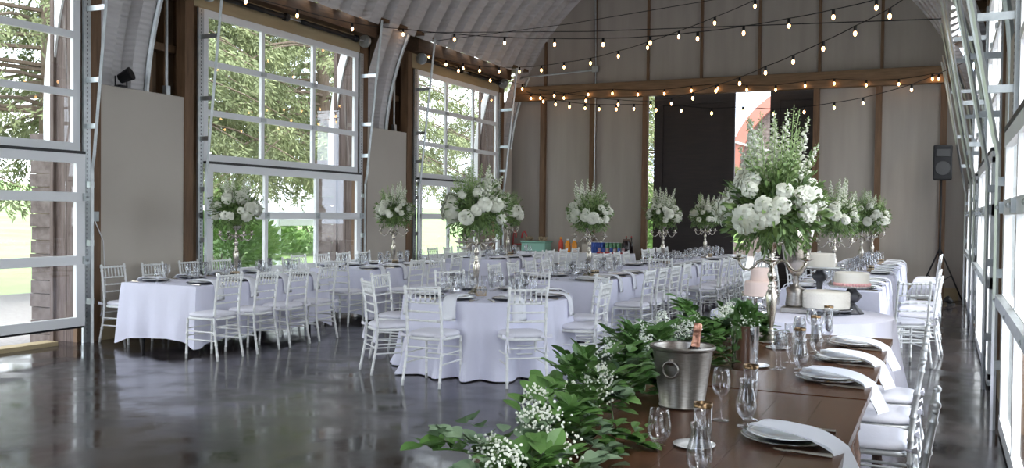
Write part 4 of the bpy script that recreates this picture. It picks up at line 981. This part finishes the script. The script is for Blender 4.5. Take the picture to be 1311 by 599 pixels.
iron_urn(-1.04, 9.08, 1, 'dark iron pedestal urn under the rear white cake', .17)
p = thing('glass_cake_plate', 'clear glass plate on the rear iron urn', 'cake plate', (-1.02, 9.08, ZT+.37)); MB().lathe([(0, 0), (.21, .0), (.22, .012), (.21, .012), (0, .008)], 32).build('plate', M['clearplate'], p, smooth=True)
t = thing('flat_serving_tray', 'white square serving tray at the rear of the cake table', 'tray', (-1.02, 9.08, ZT+.384)); MB().box((-.17, -.1, 0), (.17, .1, .012)).build('tray', M['china'], t, bevel=.004)
cake('white_cake', -1.03, 9.08, ZT+.397, [(.125, .125, 'cake')], 'plain white cake raised at the rear of the cake table')
t = thing('silver_urn', 'tall fluted silver urn on a square foot standing among the cakes', 'urn', (-1.19, 8.62, ZT)); t.scale = (1.15, 1.15, 1.08)
MB().box((-.10, -.10, 0), (.10, .10, .05)).build('square_foot', M['pewter'], t, bevel=.008)
MB().lathe([(0, .05), (.075, .05), (.08, .07), (.07, .15), (.075, .20), (.055, .21), (.02, .235), (.03, .26), (.018, .29), (.035, .32)], 24).build('pedestal', M['pewter'], t, smooth=True)
MB().lathe([(.02, .30), (.05, .325), (.09, .40), (.105, .50), (.115, .62), (.135, .70), (.13, .70), (.10, .60), (.09, .45), (0, .35)], 32, sq=.02).build('cup', M['silver'], t, smooth=True)
# ------------------------------------------------------------------ wooden head tables
TX0, TX1, ZW = -1.42, -.30, .78
def wood_table(y0, y1, lab):
    t = thing('farm_table', lab, 'table', ((TX0+TX1)/2, (y0+y1)/2, 0), 0, 'wooden farm tables'); W = (TX1-TX0); L = y1-y0; nb = 6
    q = MB()
    for k in range(nb): q.box((-W/2+W*k/nb+.0008, -L/2+.10, ZW-.035), (-W/2+W*(k+1)/nb-.0008, L/2-.10, ZW))
    q.build('tabletop', M['tabletop'], t)
    MB().box((-W/2, -L/2+.003, ZW-.035), (W/2, -L/2+.099, ZW)).build('breadboard_end', M['tabletop'], t); MB().box((-W/2, L/2-.099, ZW-.035), (W/2, L/2-.003, ZW)).build('breadboard_end', M['tabletop'], t)
    q = MB(); a, b = W/2-.08, L/2-.1
    for s in (-1, 1): q.box((s*a-.012, -b, ZW-.14), (s*a+.012, b, ZW-.036)); q.box((-a, s*b-.012, ZW-.14), (a, s*b+.012, ZW-.036))
    q.build('apron', M['tabletop'], t)
    for sx_ in (-1, 1):
        for sy_ in (-1, 1): MB().lathe([(0, 0), (.03, 0), (.035, .05), (.045, .3), (.05, .5), (.035, .6), (.045, .62), (.045, ZW-.036)], 12, c=(sx_*a, sy_*b, 0)).build('leg', M['tabletop'], t, smooth=True)
wood_table(4.52, 6.88, 'far dark wooden farm table carrying the big candelabra')
wood_table(2.12, 4.50, 'near dark wooden farm table carrying the champagne bucket')
rnd = random.Random(77)
for y, ph in ((6.38, 'farthest place, wooden table'), (5.68, 'second farthest place, wooden table'), (4.97, 'third farthest place, wooden table'), (3.56, 'nearest full place, wooden table'), (2.70, 'bottommost place, wooden table')):
    setting(TX1, y, ZW, PI/2, ph, rnd, wood=True)
for k, (y, ph) in enumerate(((6.42, 'farthest from the camera'), (5.78, 'second farthest from the camera'), (5.14, 'third farthest from the camera'), (3.92, 'nearest, only its back showing'))):
    chair(-.32 if y > 4 else -.255, y, PI/2+(.0), 'silver chair with white cushion, wooden table, '+ph, True, 'silver chairs along the wooden table')
# extra scattered glasses at the head table's middle
for k, (kind, x, y) in enumerate((('wine', -.80, 5.25), ('flute', -.78, 5.45), ('wine', -.80, 6.0))):
    put(kind, x, y, ZW, 0, 0, 0, 0, 'set apart, left of the %s plate on wood' % ('third farthest', 'third farthest', 'second farthest')[k])
for k, (x, y, lab) in enumerate(((-.80, 3.30, 'small white saucer beside the near champagne flute'), (-.93, 5.22, 'small white saucer by the mirrored vase'), (-.93, 6.0, 'small white saucer at the foot of the big candelabra'))):
    o = MB().lathe([(0, .001), (.05, .001), (.075, .008), (.077, .011), (.05, .005), (0, .004)], 24).build('saucer', M['china'], smooth=True); o.location = (x, y, ZW); tag(o, lab, 'saucer', 'small saucers')
# champagne bucket
bk = thing('champagne_bucket', 'hammered pewter champagne bucket with ring handles on the near wooden table', 'bucket', (-1.02, 3.97, ZW), -.12)
MB().lathe([(0, .0), (.095, 0), (.10, .008), (.097, .015), (.128, .235), (.131, .25), (.142, .256), (.144, .264), (.138, .27), (.126, .266), (.122, .25), (.09, .02), (0, .02)], 40).build('body', M['pewter'], bk, smooth='auto')
for s in (-1, 1):
    q = MB(); q.blob((0, s*-.128, .21), (.014, .012, .016), 8, 6); q.tube([(.034*math.cos(a), s*(-.138), .178+.034*math.sin(a)) for a in [2*PI*k/16 for k in range(17)]], .0055, 6, cap=False); q.build('ring_handle', M['pewter'], bk, smooth=True)
cb = thing('champagne_bottle', 'dark champagne bottle with rose-gold foil neck leaning in the bucket', 'bottle', (-1.0, 4.0, ZW+.03)); cb.rotation_euler = (.0, .12, 0)
MB().lathe([(0, 0), (.042, 0), (.044, .01), (.044, .17), (.035, .21), (.02, .235)], 20).build('body', M['bottle'], cb, smooth=True)
MB().lathe([(.0205, .228), (.018, .26), (.0165, .30), (.019, .305), (.019, .325), (.016, .335), (0, .338)], 16).build('foil', M['foil'], cb, smooth=True)
# mirrored vase with a posy
vz = thing('mirrored_vase', 'mirrored silver cylinder vase before the big candelabra', 'vase', (-.97, 5.12, ZW)); MB().lathe([(0, 0), (.068, 0), (.072, .01), (.075, .235), (.078, .24), (.073, .24), (.068, .02), (0, .02)], 28).build('body', M['mirror'], vz, smooth='auto')
def breath(mb, c, r, nn, rnd, mi=0, stem=None):
    for _ in range(nn):
        v = Vector((rnd.gauss(0, 1), rnd.gauss(0, 1), rnd.gauss(.2, 1))).normalized()*r*rnd.uniform(.4, 1); p = Vector(c)+v
        mb.blob(p, rnd.uniform(.003, .0055), 5, 3, mi)
        if stem is not None and rnd.random() < .5: mb.tube([Vector(c)-Vector((0, 0, r*.6)), p], .0007, 3, stem)
po = thing('posy', 'posy of green leaves and tiny white flowers in the mirrored vase', 'flowers', (-.97, 5.12, ZW+.20)); random.seed(3)
q = MB()
for k in range(40): a = random.uniform(0, 2*PI); q.leaf((math.cos(a)*.03, math.sin(a)*.03, random.uniform(0, .1)), (math.cos(a), math.sin(a), random.uniform(.4, 1.6)), random.uniform(.05, .08), random.uniform(.035, .05))
for k in range(10): q.leaf((random.uniform(-.02, .02), 0, .1), (random.uniform(-.6, .6), random.uniform(-.6, .6), 1), .08, .06)
q.tube([(0, 0, -.15), (0, 0, .1)], .012, 6)
q.build('leaves', M['leaf'], po); q = MB(); breath(q, (0, 0, .06), .085, 220, random.Random(2)); q.build('small_flowers', M['breath'], po, kind='stuff')
centerpiece(-1.02, 6.27, ZW, 3, 'on the far wooden table, largest and nearest', big=True, s=1.1)
# ------------------------------------------------------------------ garland
gl = thing('leaf_garland', 'thick leafy garland with tiny white flowers along the left edge of the wooden tables', 'garland', (0, 0, ZW))
rnd = random.Random(12); random.seed(12)
GP = [(-1.06, 2.2, .05), (-1.15, 2.7, .06), (-1.24, 3.3, .08), (-1.32, 4.0, .09), (-1.35, 4.6, .09), (-1.30, 5.2, .09), (-1.28, 5.8, .08), (-1.27, 6.4, .06), (-1.27, 6.75, .04)]
def gp(t):
    t = t*(len(GP)-1); i = min(int(t), len(GP)-2); a, b = Vector(GP[i]), Vector(GP[i+1]); return a.lerp(b, t-i)
q = MB(); q.tube([gp(k/40) for k in range(41)], .02, 6); q.build('stem', M['leafdark'], gl)
for sidx in range(98):
    t = ((sidx+rnd.random())/98)**1.15; b = gp(t); a = rnd.uniform(0, 2*PI); q = MB(); grey = sidx % 4 == 0
    el = rnd.uniform(-.2, 1.1); d = Vector((math.cos(a)*math.cos(el), math.sin(a)*.8*math.cos(el), math.sin(el)*.8)).normalized(); L = rnd.uniform(.13, .25)
    if d.x > 0: L *= .85
    st = b+Vector((rnd.uniform(-.11, .11), 0, rnd.uniform(-.02, .08)))
    pts = [st+d*(L*k/5)-Vector((0, 0, .10*(k/5)**2*(1-el*.5))) for k in range(6)]
    for i_, p_ in enumerate(pts):
        if p_.x > -1.44 and p_.z < .012: p_.z = .012
    q.tube(pts, .003, 4, 0)
    for k in range(30):
        s_ = rnd.random() if k < 29 else 1; i = min(4, int(s_*5)); p_ = pts[i].lerp(pts[i+1], s_*5-i); sd_ = d.cross(Vector((0, 0, 1))).normalized()*(1 if k % 2 else -1)
        if k == 29: sd_ = d
        dirv = sd_*.9+d*.6+Vector((0, 0, rnd.uniform(-.2, .5)))
        if p_.x > -1.42 and p_.z < .05: dirv.z = abs(dirv.z)
        if k % 2 == 0: p_ = p_+Vector((rnd.uniform(-.05, .05), rnd.uniform(-.05, .05), rnd.uniform(-.01, .05)))
        q.leaf(p_, dirv, rnd.uniform(.05, .092)*(1 if not grey else .8), rnd.uniform(.034, .058)*(1.0 if not grey else 1.1), 0, .15, side=(rnd.uniform(-.4, .4), rnd.uniform(-.4, .4), 1))
    q.build('leaf_sprig', M['leafgrey' if grey else 'leaf'], gl)
for k in range(34):
    t = (k+rnd.random())/34; b = gp(t)+Vector((rnd.uniform(-.16, .16), rnd.uniform(-.05, .05), rnd.uniform(.08, .15))); q = MB(); breath(q, b, rnd.uniform(.045, .075), rnd.choice((60, 90, 120)), rnd); q.build('baby_breath_spray', M['breath'], gl, kind='stuff')
